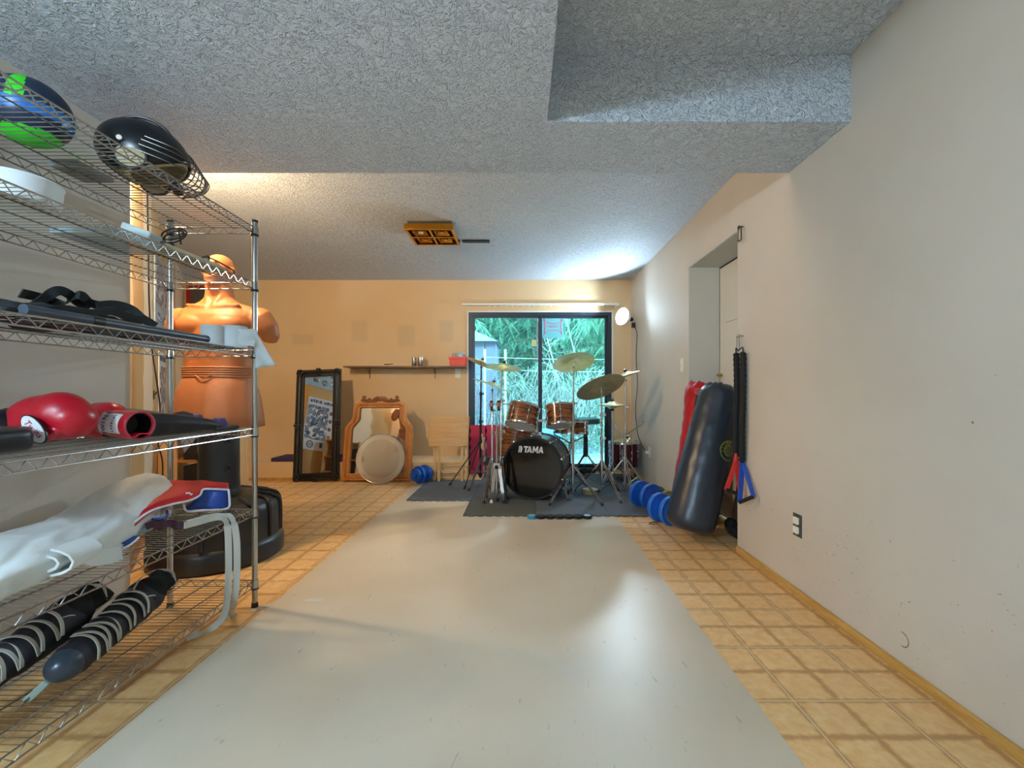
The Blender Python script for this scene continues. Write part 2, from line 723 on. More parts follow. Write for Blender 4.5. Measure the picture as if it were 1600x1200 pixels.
struct('baseboard_left', bl, M_bbw)
struct('baseboard_right', MB().box((XR - .014, -2.65, 0), (XR, DY0 - .002, .038)).box((XR - .014, DY1, 0), (XR, YB, .038)), M_bbw, bevel=.003)
struct('wall_rear', MB().box((-5.2, -2.85, 0), (XR + .3, -2.7, ZC)), M_wall)
struct('wall_left_rear', MB().box((-3.55, -2.7, 0), (-3.4, .45, ZC)).box((-3.4, .30, 0), (-1.96, .45, ZC)), M_wall)

cl = MB().box((-5.2, -2.85, ZC), (XR + .3, YB + .2, ZC + .1))
struct('ceiling', cl, M_ceil)
ds = MB().prism([(-3.6, -2.7), (.108, -2.7), (.108, 1.88), (XR, 1.88), (XR, 2.321), (-3.6, 2.321)], ZS, ZC + .01)
struct('ceiling_bulkhead', ds, M_ceil)

# patio sliding door (window_1)
w1 = root('window_1', None, None, ((WX0 + WX1) / 2, YB + .05, 0), kind='structure')
fy0, fy1 = YB + .012, YB + .085
fr_ = MB()
fr_.box((WX0, fy0, .012), (WX0 + .045, fy1, WZ)).box((WX1 - .045, fy0, .012), (WX1, fy1, WZ)).box((WX0 + .045, fy0, WZ - .04), (WX1 - .045, fy1, WZ)) \
    .box((WX0 + .045, fy0, .012), (WX1 - .045, fy1, .05))
obj('window_frame', fr_, M_alu, w1, smooth=False)
mxm = .235
for nm, x0, x1, y0 in (('a', WX0 + .045, mxm + .025, fy0 + .008), ('b', mxm - .025, WX1 - .045, fy0 + .040)):
    sh = MB()
    sh.box((x0, y0, .05), (x0 + .035 if nm == 'a' else x0 + .05, y0 + .025, WZ - .04)).box((x1 - .05 if nm == 'a' else x1 - .035, y0, .05), (x1, y0 + .025, WZ - .04))
    sh.box((x0 + .03, y0, .05), (x1 - .03, y0 + .025, .10)).box((x0 + .03, y0, WZ - .07), (x1 - .03, y0 + .025, WZ - .04))
    so = obj('window_sash', sh, M_alu, w1, smooth=False)
    obj('window_pane', MB().box((x0 + .03, y0 + .010, .09), (x1 - .03, y0 + .014, WZ - .06)), M_glass, so, smooth=False)
wt = MB().box((WX0 - .018, YB - .004, 0), (WX0, YB + .02, WZ + .018)).box((WX1, YB - .004, 0), (WX1 + .018, YB + .02, WZ + .018)) \
    .box((WX0, YB - .004, WZ), (WX1, YB + .02, WZ + .018))
obj('window_trim', wt, M_white, w1, smooth=False)

# curtain rail
cr = root('curtain_rail', 'long white curtain rail with small gliders above the patio door', 'curtain rail', (.25, YB, 2.17))
obj('rail', MB().box((-.78, YB - .055, 2.165), (1.255, YB - .030, 2.193)), M_white, cr, bevel=.003)
for x_ in (-.70, .23, 1.15):
    obj('bracket', MB().box((x_ - .012, YB - .035, 2.172), (x_ + .012, YB - .0005, 2.20)), M_white, cr, smooth=False)
gd = MB()
for k in range(22):
    x_ = -.42 + k * .073 + random.uniform(-.012, .012)
    gd.box((x_ - .006, YB - .050, 2.148), (x_ + .006, YB - .036, 2.166))
obj('glider', gd, M_ivory, cr, smooth=False, kind='stuff')
obj('end_stop', MB().box((1.20, YB - .058, 2.13), (1.212, YB - .046, 2.205)), M_white, cr, smooth=False)

# ceiling fixture: square brass frame of four cells, and the slot beside it
fx = root('ceiling_light', 'square brass ceiling fixture with four unlit cells', 'ceiling light', (-.79, 3.885, ZC))
x0, x1, y0, y1, z0 = -1.0, -.585, 3.68, 4.09, 2.425
brs = mat('polished_brass', 'C98A2E', .22, 1.0, var=.08)
b_ = MB().box((x0, y0, z0 - .002), (x1, y0 + .022, z0 + .048)).box((x0, y1 - .022, z0 - .002), (x1, y1, z0 + .048)) \
    .box((x0, y0 + .022, z0 - .002), (x0 + .022, y1 - .022, z0 + .048)).box((x1 - .022, y0 + .022, z0 - .002), (x1, y1 - .022, z0 + .048))
xm, ym = (x0 + x1) / 2, (y0 + y1) / 2
b_.box((xm - .010, y0 + .02, z0), (xm + .010, y1 - .02, z0 + .045)).box((x0 + .02, ym - .010, z0), (x1 - .02, ym + .010, z0 + .045))
obj('frame', b_, brs, fx, bevel=.002)
obj('canopy', MB().box((x0 + .02, y0 + .03, z0 + .046), (x1 - .02, y1 - .03, ZC - .0005)), M_brassd, fx, smooth=False)
for i, cx_ in enumerate((x0 + .115, x1 - .115)):
    for j, cy_ in enumerate((y0 + .115, y1 - .115)):
        obj('reflector', MB().lathe([(.085, z0 + .004), (.06, z0 + .03), (.03, z0 + .046), (0, z0 + .046)], 4, Matrix.Translation((cx_, cy_, 0)) @ Matrix.Rotation(PI / 4, 4, 'Z')), brs, fx, smooth=False)
        obj('socket', MB().box((cx_ - .020, cy_ - .020, z0 + .006), (cx_ + .020, cy_ + .020, z0 + .046)), M_ivory if (i, j) == (0, 0) else brs, fx, bevel=.003)
obj('ceiling_slot', MB().box((-.575, 4.17, ZC - .012), (-.315, 4.225, ZC - .0005)), mat('slot_grey', '3C3F40', .6), smooth=False, loc=(-.445, 4.2, ZC - .012),
    label='narrow dark slot cover on the ceiling beside the brass fixture', cat='vent')

# clamp lamp in the far corner with its cord and the outlet
t = NT('lit_bulb')
em = t.n('ShaderNodeEmission')
em.inputs[0].default_value = (.62, .84, 1.0, 1)
em.inputs[1].default_value = BULB_STRENGTH
t.l(em.outputs[0], t.out.inputs[0])
M_bulb = t.m
LC = V((1.285, 5.42, 1.975))
lp = root('clamp_lamp', 'glowing clamp lamp with a bare bulb fixed in the far right corner', 'lamp', LC)
LD = V((-.82, -.55, .12)).normalized()
LCM = axisM(LC, LD)
obj('reflector', MB().lathe([(.020, -.055), (.050, -.035), (.078, .000), (.104, .060), (.106, .060), (.082, -.002), (.053, -.039), (.022, -.060)], 40, LCM), mat('reflector_white', 'E8E8E6', .4, var=.02), lp)
obj('bulb', MB().ell(LCM @ V((0, 0, .002)), (.036, .036, .044), 20, LCM.to_3x3().to_4x4()), M_bulb, lp)
sk = MB().cyl(LC - LD * .050, LC - LD * .115, .024, .026).cyl(LC - LD * .115, LC - LD * .135, .026, .012)
obj('socket', sk, M_black, lp)
obj('clamp', MB().box(LC + V((.09, .03, -.12)), LC + V((.133, .07, -.06))), M_black, lp, bevel=.004)
cd = smooth_pts([LC + V((.10, .03, -.11)), P(995, 520, 5.30), P(994, 560, 5.25), P(996, 600, 5.2), P(993, 640, 5.15), P(997, 680, 5.0), P(1008, 704, 4.86)], 8)
obj('cord', MB().tube(cd, .0045, 6), M_black, lp)


def plate(name, x, y, z, lab, cat, w=.07, h=.115, face='-x', kind_='outlet'):
    r_ = root(name, lab, cat, (x, y, z))
    if face == '-x':
        f = lambda a, b, c: (x - a, y + b, z + c)
    else:
        f = lambda a, b, c: (x + b, y - a, z + c)
    bx = lambda mb, a0, a1, b0, b1, c0, c1: mb.box([min(p_, q_) for p_, q_ in zip(f(a0, b0, c0), f(a1, b1, c1))], [max(p_, q_) for p_, q_ in zip(f(a0, b0, c0), f(a1, b1, c1))])
    mb = MB()
    bx(mb, .0005, .006, -w / 2, w / 2, -h / 2, h / 2)
    obj('cover_plate', mb, M_ivory, r_, bevel=.002)
    if kind_ == 'outlet':
        for s_ in (-1, 1):
            mb = MB()
            bx(mb, .006, .008, -.017, .017, s_ * .024 - .015, s_ * .024 + .015)
            obj('receptacle', mb, M_white, r_, bevel=.002)
    else:
        mb = MB()
        bx(mb, .006, .012, -.007, .007, -.014, .014)
        obj('switch_lever', mb, M_white, r_, bevel=.002)
    return r_


o_ = plate('wall_outlet', XR, 4.85, .375, 'white wall outlet low in the far corner with a cord plugged in', 'outlet')
obj('plug', MB().box((XR - .05, 4.835, .36), (XR - .009, 4.865, .39)), M_ivory, o_, bevel=.004)
plate('light_switch', XR, 3.86, 1.285, 'white light switch on the right wall beside the deep doorway', 'switch', kind_='switch')
plate('wall_outlet', P(715, 583, YB).x, YB, P(715, 583, YB).z, 'white wall outlet just under the right end of the wall shelf', 'outlet', face='-y', h=.125)
# outlet without its cover on the right wall
Yo, Zo = 2.243, .362
wo = root('bare_outlet', 'wall outlet without its cover plate on the bare right wall', 'outlet', (XR, Yo, Zo))
obj('outlet_box', MB().box((XR - .003, Yo - .035, Zo - .058), (XR - .0005, Yo + .035, Zo + .058)), mat('box_grey', '45474A', .6, var=.3, vs_=60), wo, smooth=False)
for s_ in (-1, 1):
    obj('receptacle', MB().box((XR - .016, Yo - .019, Zo + s_ * .024 - .018), (XR - .003, Yo + .019, Zo + s_ * .024 + .018)), M_ivory, wo, bevel=.004)
obj('mounting_strap', MB().box((XR - .008, Yo - .010, Zo - .052), (XR - .003, Yo + .010, Zo + .052)), M_steel, wo, smooth=False)


def carabiner(name, c, h, w, r, lab, parent=None, tilt=0):
    pts = [(-w * .35, -h / 2), (-w / 2, -h * .3), (-w * .42, h * .3), (-w * .25, h / 2), (w * .25, h / 2), (w * .42, h * .3), (w / 2, -h * .3), (w * .35, -h / 2)]
    q = [c + V((0, x_, z_)) for x_, z_ in pts]
    return MB().tube(smooth_pts(q, 5, True), r, 8, True)


hk = root('wall_hook', 'small empty carabiner hanging from a screw eye high on the right wall', 'hook', (XR, 2.80, 2.08))
obj('carabiner', carabiner('c', V((XR - .022, 2.80, 2.065)), .085, .045, .0045, ''), M_brassd, hk)
obj('screw_eye', MB().cyl((XR - .0005, 2.80, 2.112), (XR - .028, 2.80, 2.112), .0045).tube([V((XR - .028, 2.80 + .011 * math.cos(a_), 2.105 + .011 * math.sin(a_))) for a_ in [k * PI / 6 for k in range(12)]], .003, 6, True), M_brassd, hk)
# ---------------------------------------------------------------- wire shelving unit
XF, XK, SY0, SY1 = -1.306, -1.719, .88, 2.125
SZ = [1.851, 1.581, 1.252, .870, .476, .129]
sh_ = root('wire_shelving_unit', 'tall six-shelf chrome wire shelving unit against the left wall', 'shelving', ((XF + XK) / 2, (SY0 + SY1) / 2, 0))
for (x_, y_) in ((XF, SY1), (XK, SY1), (XF, SY0), (XK, SY0)):
    pb = MB().cyl((x_, y_, .02), (x_, y_, 1.878), .0125)
    for k in range(72):
        pb.tube([(x_, y_, .05 + k * .0254), (x_, y_, .052 + k * .0254)], .0131, 12, cap=False)
    po_ = obj('post', pb, M_steel, sh_)
    obj('foot', MB().cyl((x_, y_, 0), (x_, y_, .022), .016, .014), M_black, po_)
    obj('cap', MB().cyl((x_, y_, 1.876), (x_, y_, 1.886), .0145), M_black, po_)
    for z_ in SZ:
        obj('collar', MB().cyl((x_, y_, z_ - .042), (x_, y_, z_ - .034), .0175, .0165), M_black, po_)


def shelf_mesh():
    m = MB()
    z_ = 0.0
    for y_ in (SY0, SY1):
        for dz in (0, -.030):
            m.tube([(XK, y_, dz), (XF, y_, dz)], .003, 6)
    for x_ in (XF, XK):
        for dz in (0, -.030):
            m.tube([(x_, SY0, dz), (x_, SY1, dz)], .003, 6)

    def zig(p, q, n):
        p, q = V(p), V(q)
        pts = []
        for k in range(2 * n + 1):
            a_ = p.lerp(q, k / (2 * n))
            a_.z = 0 if k % 2 else -.030
            pts.append(a_)
        m.tube(pts, .0021, 5)
    for x_ in (XF, XK):
        zig((x_, SY0 + .02, 0), (x_, SY1 - .02, 0), 22)
    for y_ in (SY0, SY1):
        zig((XK + .02, y_, 0), (XF - .02, y_, 0), 7)
    n = 54
    for k in range(1, n):
        y_ = SY0 + (SY1 - SY0) * k / n
        m.tube([(XK, y_, .001), (XF, y_, .001)], .0016, 4)
    for x_ in (XK + .1, (XK + XF) / 2, XF - .1):
        m.tube([(x_, SY0, -.003), (x_, SY1, -.003)], .0026, 5)
    for (x_, y_) in ((XF, SY1), (XK, SY1), (XF, SY0), (XK, SY0)):
        m.tube([(x_, y_, -.034), (x_, y_, .004)], [.0185, .0155], 14)
    return m


sm_ = shelf_mesh()
sm_.v = [v + V((0, 0, 0)) for v in sm_.v]
s0 = obj('shelf', sm_, M_steel, sh_)
for i, z_ in enumerate(SZ):
    s_ = s0 if i == 0 else s0.copy()
    if i:
        C.objects.link(s_)
        s_.parent = sh_
    s_.location = (0, 0, z_)


def rbox(c, s, R=None):
    """points of a box for hulls"""
    M = Matrix.Translation(V(c)) @ (R if R is not None else Matrix())
    return [M @ V((x_ * s[0] / 2, y_ * s[1] / 2, z_ * s[2] / 2)) for x_ in (-1, 1) for y_ in (-1, 1) for z_ in (-1, 1)]


M_redl = mat('red_glove_leather', 'B81226', .32, var=.1, bump=.12, bs=40)
M_navy = mat('navy', '12263F', .4)
M_lime = mat('lime_green', '2FD020', .4)
M_ballblue = mat('ball_blue', '1766B0', .35)
M_redtxt = mat('red_ink', 'C3203A', .5)
M_bluetxt = mat('blue_ink', '1E2F78', .5)
M_label = mat('white_label', 'DDDEE0', .5, var=.03)

# 1  ball on the top shelf
bc, br = V((-1.60, 1.415, SZ[0] + .106)), .1045
mb = MB().ell((0, 0, 0), br, 110, Euler((.25, .1, .9)).to_matrix().to_4x4())
Rb = Euler((.25, .1, .9)).to_matrix().to_4x4().inverted()
for i, f_ in enumerate(mb.f):
    c_ = sum((mb.v[k] for k in f_), V()) / len(f_) / br
    lat, az = c_.z, math.atan2(c_.y, c_.x)
    g = 0
    if lat < -.70:
        g = 1
    elif -.36 < lat < -.02:
        g = 2
    elif lat >= -.02 and (-1.25 < az < -.85 or 1.0 < az < 1.5):
        g = 1
    mb.m[i] = g
mb.v = [v + bc for v in mb.v]
obj('ball', mb, [M_navy, M_lime, M_ballblue], loc=bc - V((0, 0, br)), label='navy and blue ball with lime green bands on the top wire shelf', cat='ball')

# 2  hockey helmet with cage
M_hel = mat('helmet_black', '101419', .3, var=.1)
M_liner = mat('helmet_liner', 'B9A985', .7, bump=.2)
hl = V((-1.505, 1.735, SZ[0] + .140))
hr = root('hockey_helmet', 'black hockey helmet with a wire face cage lying on the top wire shelf', 'helmet', (hl.x, hl.y, SZ[0] + .002))
HM = Matrix.Translation(hl) @ Matrix.Rotation(math.radians(22), 4, 'Z') @ Matrix.Rotation(math.radians(14), 4, 'Y')


def dome(rx, ry, rz, low, n=40, k=14):
    rows = []
    for i in range(k + 1):
        row = []
        for j in range(n):
            a_ = 2 * PI * j / n
            zl = low(a_)
            th0 = math.acos(max(-.999, min(.999, zl / rz)))
            th = th0 * i / k + .001
            row.append(HM @ V((rx * math.sin(th) * math.cos(a_), ry * math.sin(th) * math.sin(a_), rz * math.cos(th))))
        rows.append(row)
    return rows


def lowr(a_):
    c_ = math.cos(a_)
    front = max(0, c_) ** 2
    side = math.sin(a_) ** 2
    return .02 * front + (-.085) * side * (1) - .075 * max(0, -c_)


obj('shell', MB().grid(dome(.148, .122, .122, lowr), wrap=True), M_hel, hr, solid=.008, angle=60)
obj('liner', MB().grid(dome(.137, .110, .112, lambda a_: lowr(a_) - .012), wrap=True), M_liner, hr, solid=.006, angle=60)
for s_ in (-1, 1):
    er = obj('ear_guard', MB().ell(HM @ V((.01, s_ * .112, -.055)), (.050, .012, .048), 20, HM.to_3x3().to_4x4()), M_liner, hr)
    obj('ear_rim', MB().tube([HM @ V((.01 + .052 * math.cos(a_), s_ * .119, -.055 + .050 * math.sin(a_))) for a_ in [k * PI / 12 for k in range(24)]], .006, 8, True), M_hel, er)
rg = MB()
for s_ in (-1, 0, 1):
    rg.tube(smooth_pts([HM @ V((.115 * math.cos(q) + .0, s_ * .045, .125 * math.sin(q) + .003)) for q in (2.4, 2.0, 1.6, 1.2, .8, .5)], 4), .006, 6)
obj('shell_ridge', rg, M_hel, hr)
cg = MB()
for j in range(-4, 5):
    q = j / 4
    pts = [(.140, q * .085, .035), (.172, q * .092, .0), (.190 - abs(q) * .018, q * .090, -.05), (.186 - abs(q) * .03, q * .072, -.10), (.150 - abs(q) * .03, q * .050, -.145)]
    cg.tube(smooth_pts([HM @ V((p_[0] * 1.12, p_[1] * 1.1, p_[2] * .74 + .01)) for p_ in pts], 4), .0021, 6)
for i, (z_, xo, wd) in enumerate(((.03, .145, .088), (.0, .172, .100), (-.03, .186, .104), (-.06, .190, .102), (-.09, .187, .090), (-.118, .173, .078), (-.145, .150, .062))):
    pts = [(.03, -wd * 1.22, z_), (.11, -wd * 1.12, z_), (xo - .02, -wd * .75, z_), (xo, 0, z_), (xo - .02, wd * .75, z_), (.11, wd * 1.12, z_), (.03, wd * 1.22, z_)]
    if i > 3:
        pts = pts[1:-1]
    cg.tube(smooth_pts([HM @ V((p_[0] * 1.12, p_[1] * 1.1, p_[2] * .74 + .01)) for p_ in pts], 5), .0021, 6)
obj('face_cage', cg, M_brassd, hr)
obj('chin_cup', MB().ell(HM @ V((.130, 0, -.085)), (.022, .045, .022), 16, HM.to_3x3().to_4x4()), M_rubber, hr)
for s_ in (-1, 1):
    obj('snap', MB().cyl(HM @ V((-.03, s_ * .116, -.01)), HM @ V((-.03, s_ * .130, -.01)), .009), M_ivory, hr)
obj('elbow_pad', MB().hull(rbox((-1.64, 1.62, SZ[0] + .016), (.12, .14, .022))), mat('pad_grey', '8D8F8C', .7), loc=(-1.63, 1.63, SZ[0] + .003), remesh=.006, sm=8,
    label='small grey foam pad under the back of the hockey helmet', cat='pad')

# 3  second shelf: white container, clear package, pale flat case with cord, small bracket
obj('container', MB().lathe([(0, 0), (.075, 0), (.084, .012), (.087, .055), (.090, .060), (.086, .066), (.02, .070), (0, .070)], 48, Matrix.Translation((-1.425, 1.235, SZ[1] + .003))), mat('white_plastic', 'D9E0E4', .3, var=.03),
    loc=(-1.425, 1.235, SZ[1] + .003), label='round white plastic tub on the second shelf from the top', cat='container')
obj('plastic_package', MB().hull(rbox((-1.50, 1.59, SZ[1] + .016), (.20, .24, .022)) + rbox((-1.47, 1.56, SZ[1] + .03), (.1, .12, .02))), seethrough('clear_wrap', 'A9BCC4', .6, .15),
    loc=(-1.50, 1.59, SZ[1] + .003), bevel=.004, label='flat clear plastic package on the second shelf behind the pale case', cat='package')
M_pale = mat('pale_case', 'C6C2A4', .5, var=.06)
case = root('flat_case', 'long pale flat case lying along the front of the second shelf', 'case', (-1.37, 1.78, SZ[1] + .003))
obj('tray', MB().hull([V((-1.325, 1.62, SZ[1] + .004)), V((-1.43, 1.62, SZ[1] + .004)), V((-1.325, 1.95, SZ[1] + .004)), V((-1.43, 1.95, SZ[1] + .004)),
                      V((-1.335, 1.63, SZ[1] + .028)), V((-1.43, 1.63, SZ[1] + .062)), V((-1.335, 1.94, SZ[1] + .026)), V((-1.43, 1.94, SZ[1] + .050))]), M_pale, case, bevel=.004)
obj('grey_end', MB().hull(rbox((-1.39, 1.585, SZ[1] + .034), (.11, .06, .055), Matrix.Rotation(.35, 4, 'Y'))), mat('case_end', 'BCC7C6', .35), case, bevel=.006)
obj('screw', MB().cyl(V((-1.352, 1.68, SZ[1] + .030)), V((-1.348, 1.68, SZ[1] + .040)), .006), M_rubber, case)
lo = []
for k in range(34):
    a_ = k * .42
    lo.append(P(268 + 17 * math.cos(a_) + k * .2, 368 - 9 * math.sin(a_ + .4) - 3 * math.sin(a_ * .5), 1.62 + .03 * math.sin(a_ * .7)))
lo = [P(250, 379, 1.60)] + lo + [P(283, 382, 1.64)]
obj('cable', MB().tube(smooth_pts(lo, 3), .0028, 6), M_black, loc=P(268, 380, 1.62), label='coil of thin black cable on the pale case', cat='cable')
br_ = MB().box(P(322, 409, 1.86), P(328, 400, 1.88)).tube([P(315, 402, 1.86), P(325, 400, 1.87)], .003, 6).tube(smooth_pts([P(326, 402, 1.87), P(345, 411, 1.92), P(365, 423, 1.98), P(366, 427, 1.98)], 4), .0030, 6)
obj('bracket', br_, M_black, loc=V((-1.36, 1.87, SZ[1] + .003)), label='thin black metal bracket sticking up at the second shelf edge', cat='bracket')

# 4  third shelf: pipe, straps, paper rolls
pipe = root('pole', 'long blue-grey pole lying along the front of the third shelf', 'pole', (-1.345, 1.5, SZ[2] + .004))
obj('tube', MB().cyl((-1.348, 1.175, SZ[2] + .020), (-1.337, 1.83, SZ[2] + .020), .0155), mat('pole_grey', '3B4653', .35), pipe)
obj('end_band', MB().cyl((-1.337, 1.826, SZ[2] + .020), (-1.3366, 1.842, SZ[2] + .020), .0165), mat('band_purple', '3B2A4A', .4), pipe)
obj('joint_sleeve', MB().cyl((-1.3452, 1.355, SZ[2] + .020), (-1.3446, 1.39, SZ[2] + .020), .0172), M_black, pipe)
hs = root('harness', 'tangled black nylon harness with straps on the third shelf', 'harness', (-1.48, 1.45, SZ[2] + .004))
M_web = mat('black_webbing', '14181A', .7, var=.2, bump=.3, bs=220)
bb = MB()
for (c_, r_) in (((-1.50, 1.26, .03), (.09, .10, .030)), ((-1.53, 1.38, .035), (.09, .10, .042)), ((-1.50, 1.50, .035), (.08, .10, .040)), ((-1.48, 1.62, .030), (.08, .09, .032)), ((-1.47, 1.70, .02), (.06, .06, .022)), ((-1.40, 1.18, .018), (.05, .05, .016))):
    bb.ell(V(c_) + V((0, 0, SZ[2])), r_, 16)
obj('padding', bb, M_web, hs, remesh=.009, sm=4, disp=.03)
for pts in ([P(32, 458, 1.36), P(55, 463, 1.42), P(80, 470, 1.5), P(100, 478, 1.52)], [P(52, 478, 1.40), P(75, 462, 1.43), P(92, 454, 1.45), P(108, 460, 1.48), P(122, 472, 1.52), P(140, 482, 1.55)],
            [P(105, 470, 1.5), P(125, 461, 1.5), P(140, 473, 1.55), P(160, 478, 1.58)], [P(150, 478, 1.55), P(180, 476, 1.6), P(205, 483, 1.64), P(222, 497, 1.66), P(236, 505, 1.68)],
            [P(60, 490, 1.30), P(100, 484, 1.36), P(140, 490, 1.44), P(175, 486, 1.52), P(210, 500, 1.6)], [P(210, 500, 1.6), P(225, 500, 1.63), P(243, 510, 1.66)]):
    obj('strap', MB().ribbon(smooth_pts(pts, 6), .030, (.35, .35, .9), .004), M_web, hs)

M_tp = mat('tissue_paper', 'C9D2D6', .9, var=.03, bump=.15, bs=120)


def roll(x_, y_, r, h, lab):
    R_ = root('toilet_roll', lab, 'paper roll', (x_, y_, SZ[2] + .003), group='paper rolls on the third shelf')
    z0_ = SZ[2] + .003
    obj('paper', MB().lathe([(.02, z0_), (r - .002, z0_), (r, z0_ + .003), (r, z0_ + h - .003), (r - .002, z0_ + h), (.02, z0_ + h), (.02, z0_)], 40, Matrix.Translation((x_, y_, 0))), M_tp, R_)
    obj('core', MB().lathe([(.0205, z0_ + .001), (.0205, z0_ + h - .001), (.018, z0_ + h - .001), (.018, z0_ + .001), (.0205, z0_ + .001)], 24, Matrix.Translation((x_, y_, 0))), mat('cardboard', 'B79B78', .8), R_)
    return R_


roll(-1.405, 1.975, .046, .094, 'smaller white toilet roll standing on the third shelf beside the pole end')
r2 = roll(-1.345, 2.035, .052, .100, 'white toilet roll at the shelf post with a loose sheet hanging off')
rows = []
for i in range(13):
    q = i / 12
    tp = [P(372, 514, 2.00), P(388, 514, 2.015), P(400, 514, 2.03), P(409, 533, 2.05), P(418, 551, 2.065), P(431, 571, 2.08)]
    bt_ = [P(372, 540, 2.00), P(388, 540, 2.015), P(398, 541, 2.03), P(398, 553, 2.05), P(398, 563, 2.065), P(399, 576, 2.08)]
    k = min(4, int(q * 5))
    f_ = q * 5 - k
    a_, b_ = tp[k].lerp(tp[k + 1], f_), bt_[k].lerp(bt_[k + 1], f_)
    rows.append([a_.lerp(b_, j / 8) + V((0, .006 * math.sin(q * 9 + j), 0)) for j in range(9)])
obj('loose_sheet', MB().grid(rows), M_tp, r2, solid=.0012, angle=80)

# 5  fourth shelf: boxing gloves, pads, little dumbbell


def glove(name, M, lab, label_kind):
    g = root(name, lab, 'boxing glove', M.translation)
    o3 = M.to_3x3().to_4x4()
    b_ = MB()
    for c_, r_ in (((.045, 0, .0), (.082, .066, .074)), ((.075, 0, -.018), (.062, .064, .060)), ((-.02, 0, .0), (.075, .055, .058)), ((-.075, 0, -.006), (.06, .045, .046)), ((.0, -.0, .02), (.09, .055, .055))):
        b_.ell(M @ V(c_), r_, 24, o3)
    obj('fist', b_, M_redl, g, remesh=.006, sm=10)
    t_ = MB()
    for c_, r_ in (((-.02, -.035, -.045), (.042, .028, .024)), ((.02, -.042, -.050), (.040, .026, .024)), ((.055, -.040, -.046), (.032, .024, .022))):
        t_.ell(M @ V(c_), r_, 20, o3)
    obj('thumb', t_, M_redl, g, remesh=.006, sm=6)
    return g


GM = Matrix.Translation((-1.575, 1.43, SZ[3] + .088)) @ Matrix.Rotation(math.radians(8), 4, 'Z') @ Matrix.Rotation(math.radians(-14), 4, 'Y') @ Matrix.Scale(1.08, 4)
g1 = glove('boxing_glove', GM, 'red boxing glove with a white oval emblem on the fourth shelf', 'oval')
EM = frame(P(53, 671, 1.345), (1, .12, 0), (0, 0, 1)) @ Matrix.Rotation(math.radians(33), 4, 'Z')
oval = [(.0235 * math.cos(a_), .048 * math.sin(a_)) for a_ in [k * PI / 16 for k in range(32)]]
em_ = obj('emblem', MB().prism(oval, -.004, .003, EM), M_label, g1)
obj('emblem_border', MB().prism([(x_ * 1.13, y_ * 1.07) for x_, y_ in oval], -.005, .0015, EM), M_black, em_)
text('emblem_lettering', 'Twins', .025, EM @ Matrix.Translation((.001, .002, .0036)) @ Matrix.Rotation(math.radians(-82), 4, 'Z'), M_redtxt, em_, shear=.3)
text('emblem_lettering', 'SPECIAL', .010, EM @ Matrix.Translation((-.012, -.002, .0036)) @ Matrix.Rotation(math.radians(-82), 4, 'Z'), M_bluetxt, em_)
GM2 = Matrix.Translation((-1.585, 1.665, SZ[3] + .070)) @ Matrix.Rotation(math.radians(160), 4, 'Z') @ Matrix.Scale(.95, 4)
g2 = glove('boxing_glove', GM2, 'red boxing glove behind, its open cuff and white wrist label facing out', 'cuff')
a_, b_ = V((-1.505, 1.605, SZ[3] + .064)), V((-1.385, 1.575, SZ[3] + .058))
dirc = (b_ - a_).normalized()
CM = axisM(a_, dirc)
L_ = (b_ - a_).length
obj('cuff', MB().lathe([(.044, -.03), (.048, .0), (.050, L_ * .5), (.052, L_), (.049, L_ + .004), (.045, L_), (.042, L_ * .4), (.039, -.02)], 40, CM), M_redl, g2)
obj('cuff_edge', MB().tube([CM @ V((.0490 * math.cos(q), .0490 * math.sin(q), L_ + .003)) for q in [k * PI / 20 for k in range(40)]], .0035, 6, True), mat('red_piping', 'A33646', .5), g2)
obj('cuff_lining', MB().lathe([(.0445, L_ * .95), (.0405, L_ * .45), (.0, L_ * .40)], 30, CM), M_black, g2)
obj('strap_fold', MB().ribbon(smooth_pts([CM @ V((-.03, -.04, L_)), CM @ V((.0, -.030, L_ - .01)), CM @ V((.035, -.035, L_))], 5), .04, dirc, .004), M_redl, g2)
# label wrapped around the cuff
la = []
for k in range(9):
    q = math.radians(150 + k * 10)
    la.append(q)
best = max(range(360), key=lambda d_: (CM.to_3x3() @ V((math.cos(math.radians(d_)), math.sin(math.radians(d_)), 0))).dot(V((-.05, -1.0, .15)).normalized()))
rows = []
for k in range(13):
    q = math.radians(best - 42 + 84 * k / 12)
    rows.append([CM @ V((.0525 * math.cos(q), .0525 * math.sin(q), L_ * s_)) for s_ in (.02, .25, .5, .78)])
lb = obj('label', MB().grid(rows), M_label, g2, solid=.0015, angle=60)
cen = CM @ V((.0560 * math.cos(math.radians(best)), .0560 * math.sin(math.radians(best)), L_ * .28))
nrm = CM.to_3x3() @ V((math.cos(math.radians(best)), math.sin(math.radians(best)), 0))
around = nrm.cross(dirc)
if around.z < 0:
    around = -around
TM = Matrix.Identity(4)
xw, zw = around, nrm
yw = zw.cross(xw)
TM = Matrix(((xw.x, yw.x, zw.x, cen.x), (xw.y, yw.y, zw.y, cen.y), (xw.z, yw.z, zw.z, cen.z), (0, 0, 0, 1)))
for i, ch in enumerate('TWINS'):
    off = (i - 2) * .0175
    ang = off / .0525
    ctr = CM @ V((0, 0, L_ * .28))
    R_ = Matrix.Translation(ctr) @ Matrix.Rotation(ang * (1 if dirc.cross(nrm).dot(around) > 0 else -1), 4, dirc) @ Matrix.Translation(-ctr)
    text('label_lettering', ch, .025, R_ @ TM @ Matrix.Translation((0, 0, .0012)), M_bluetxt, lb)

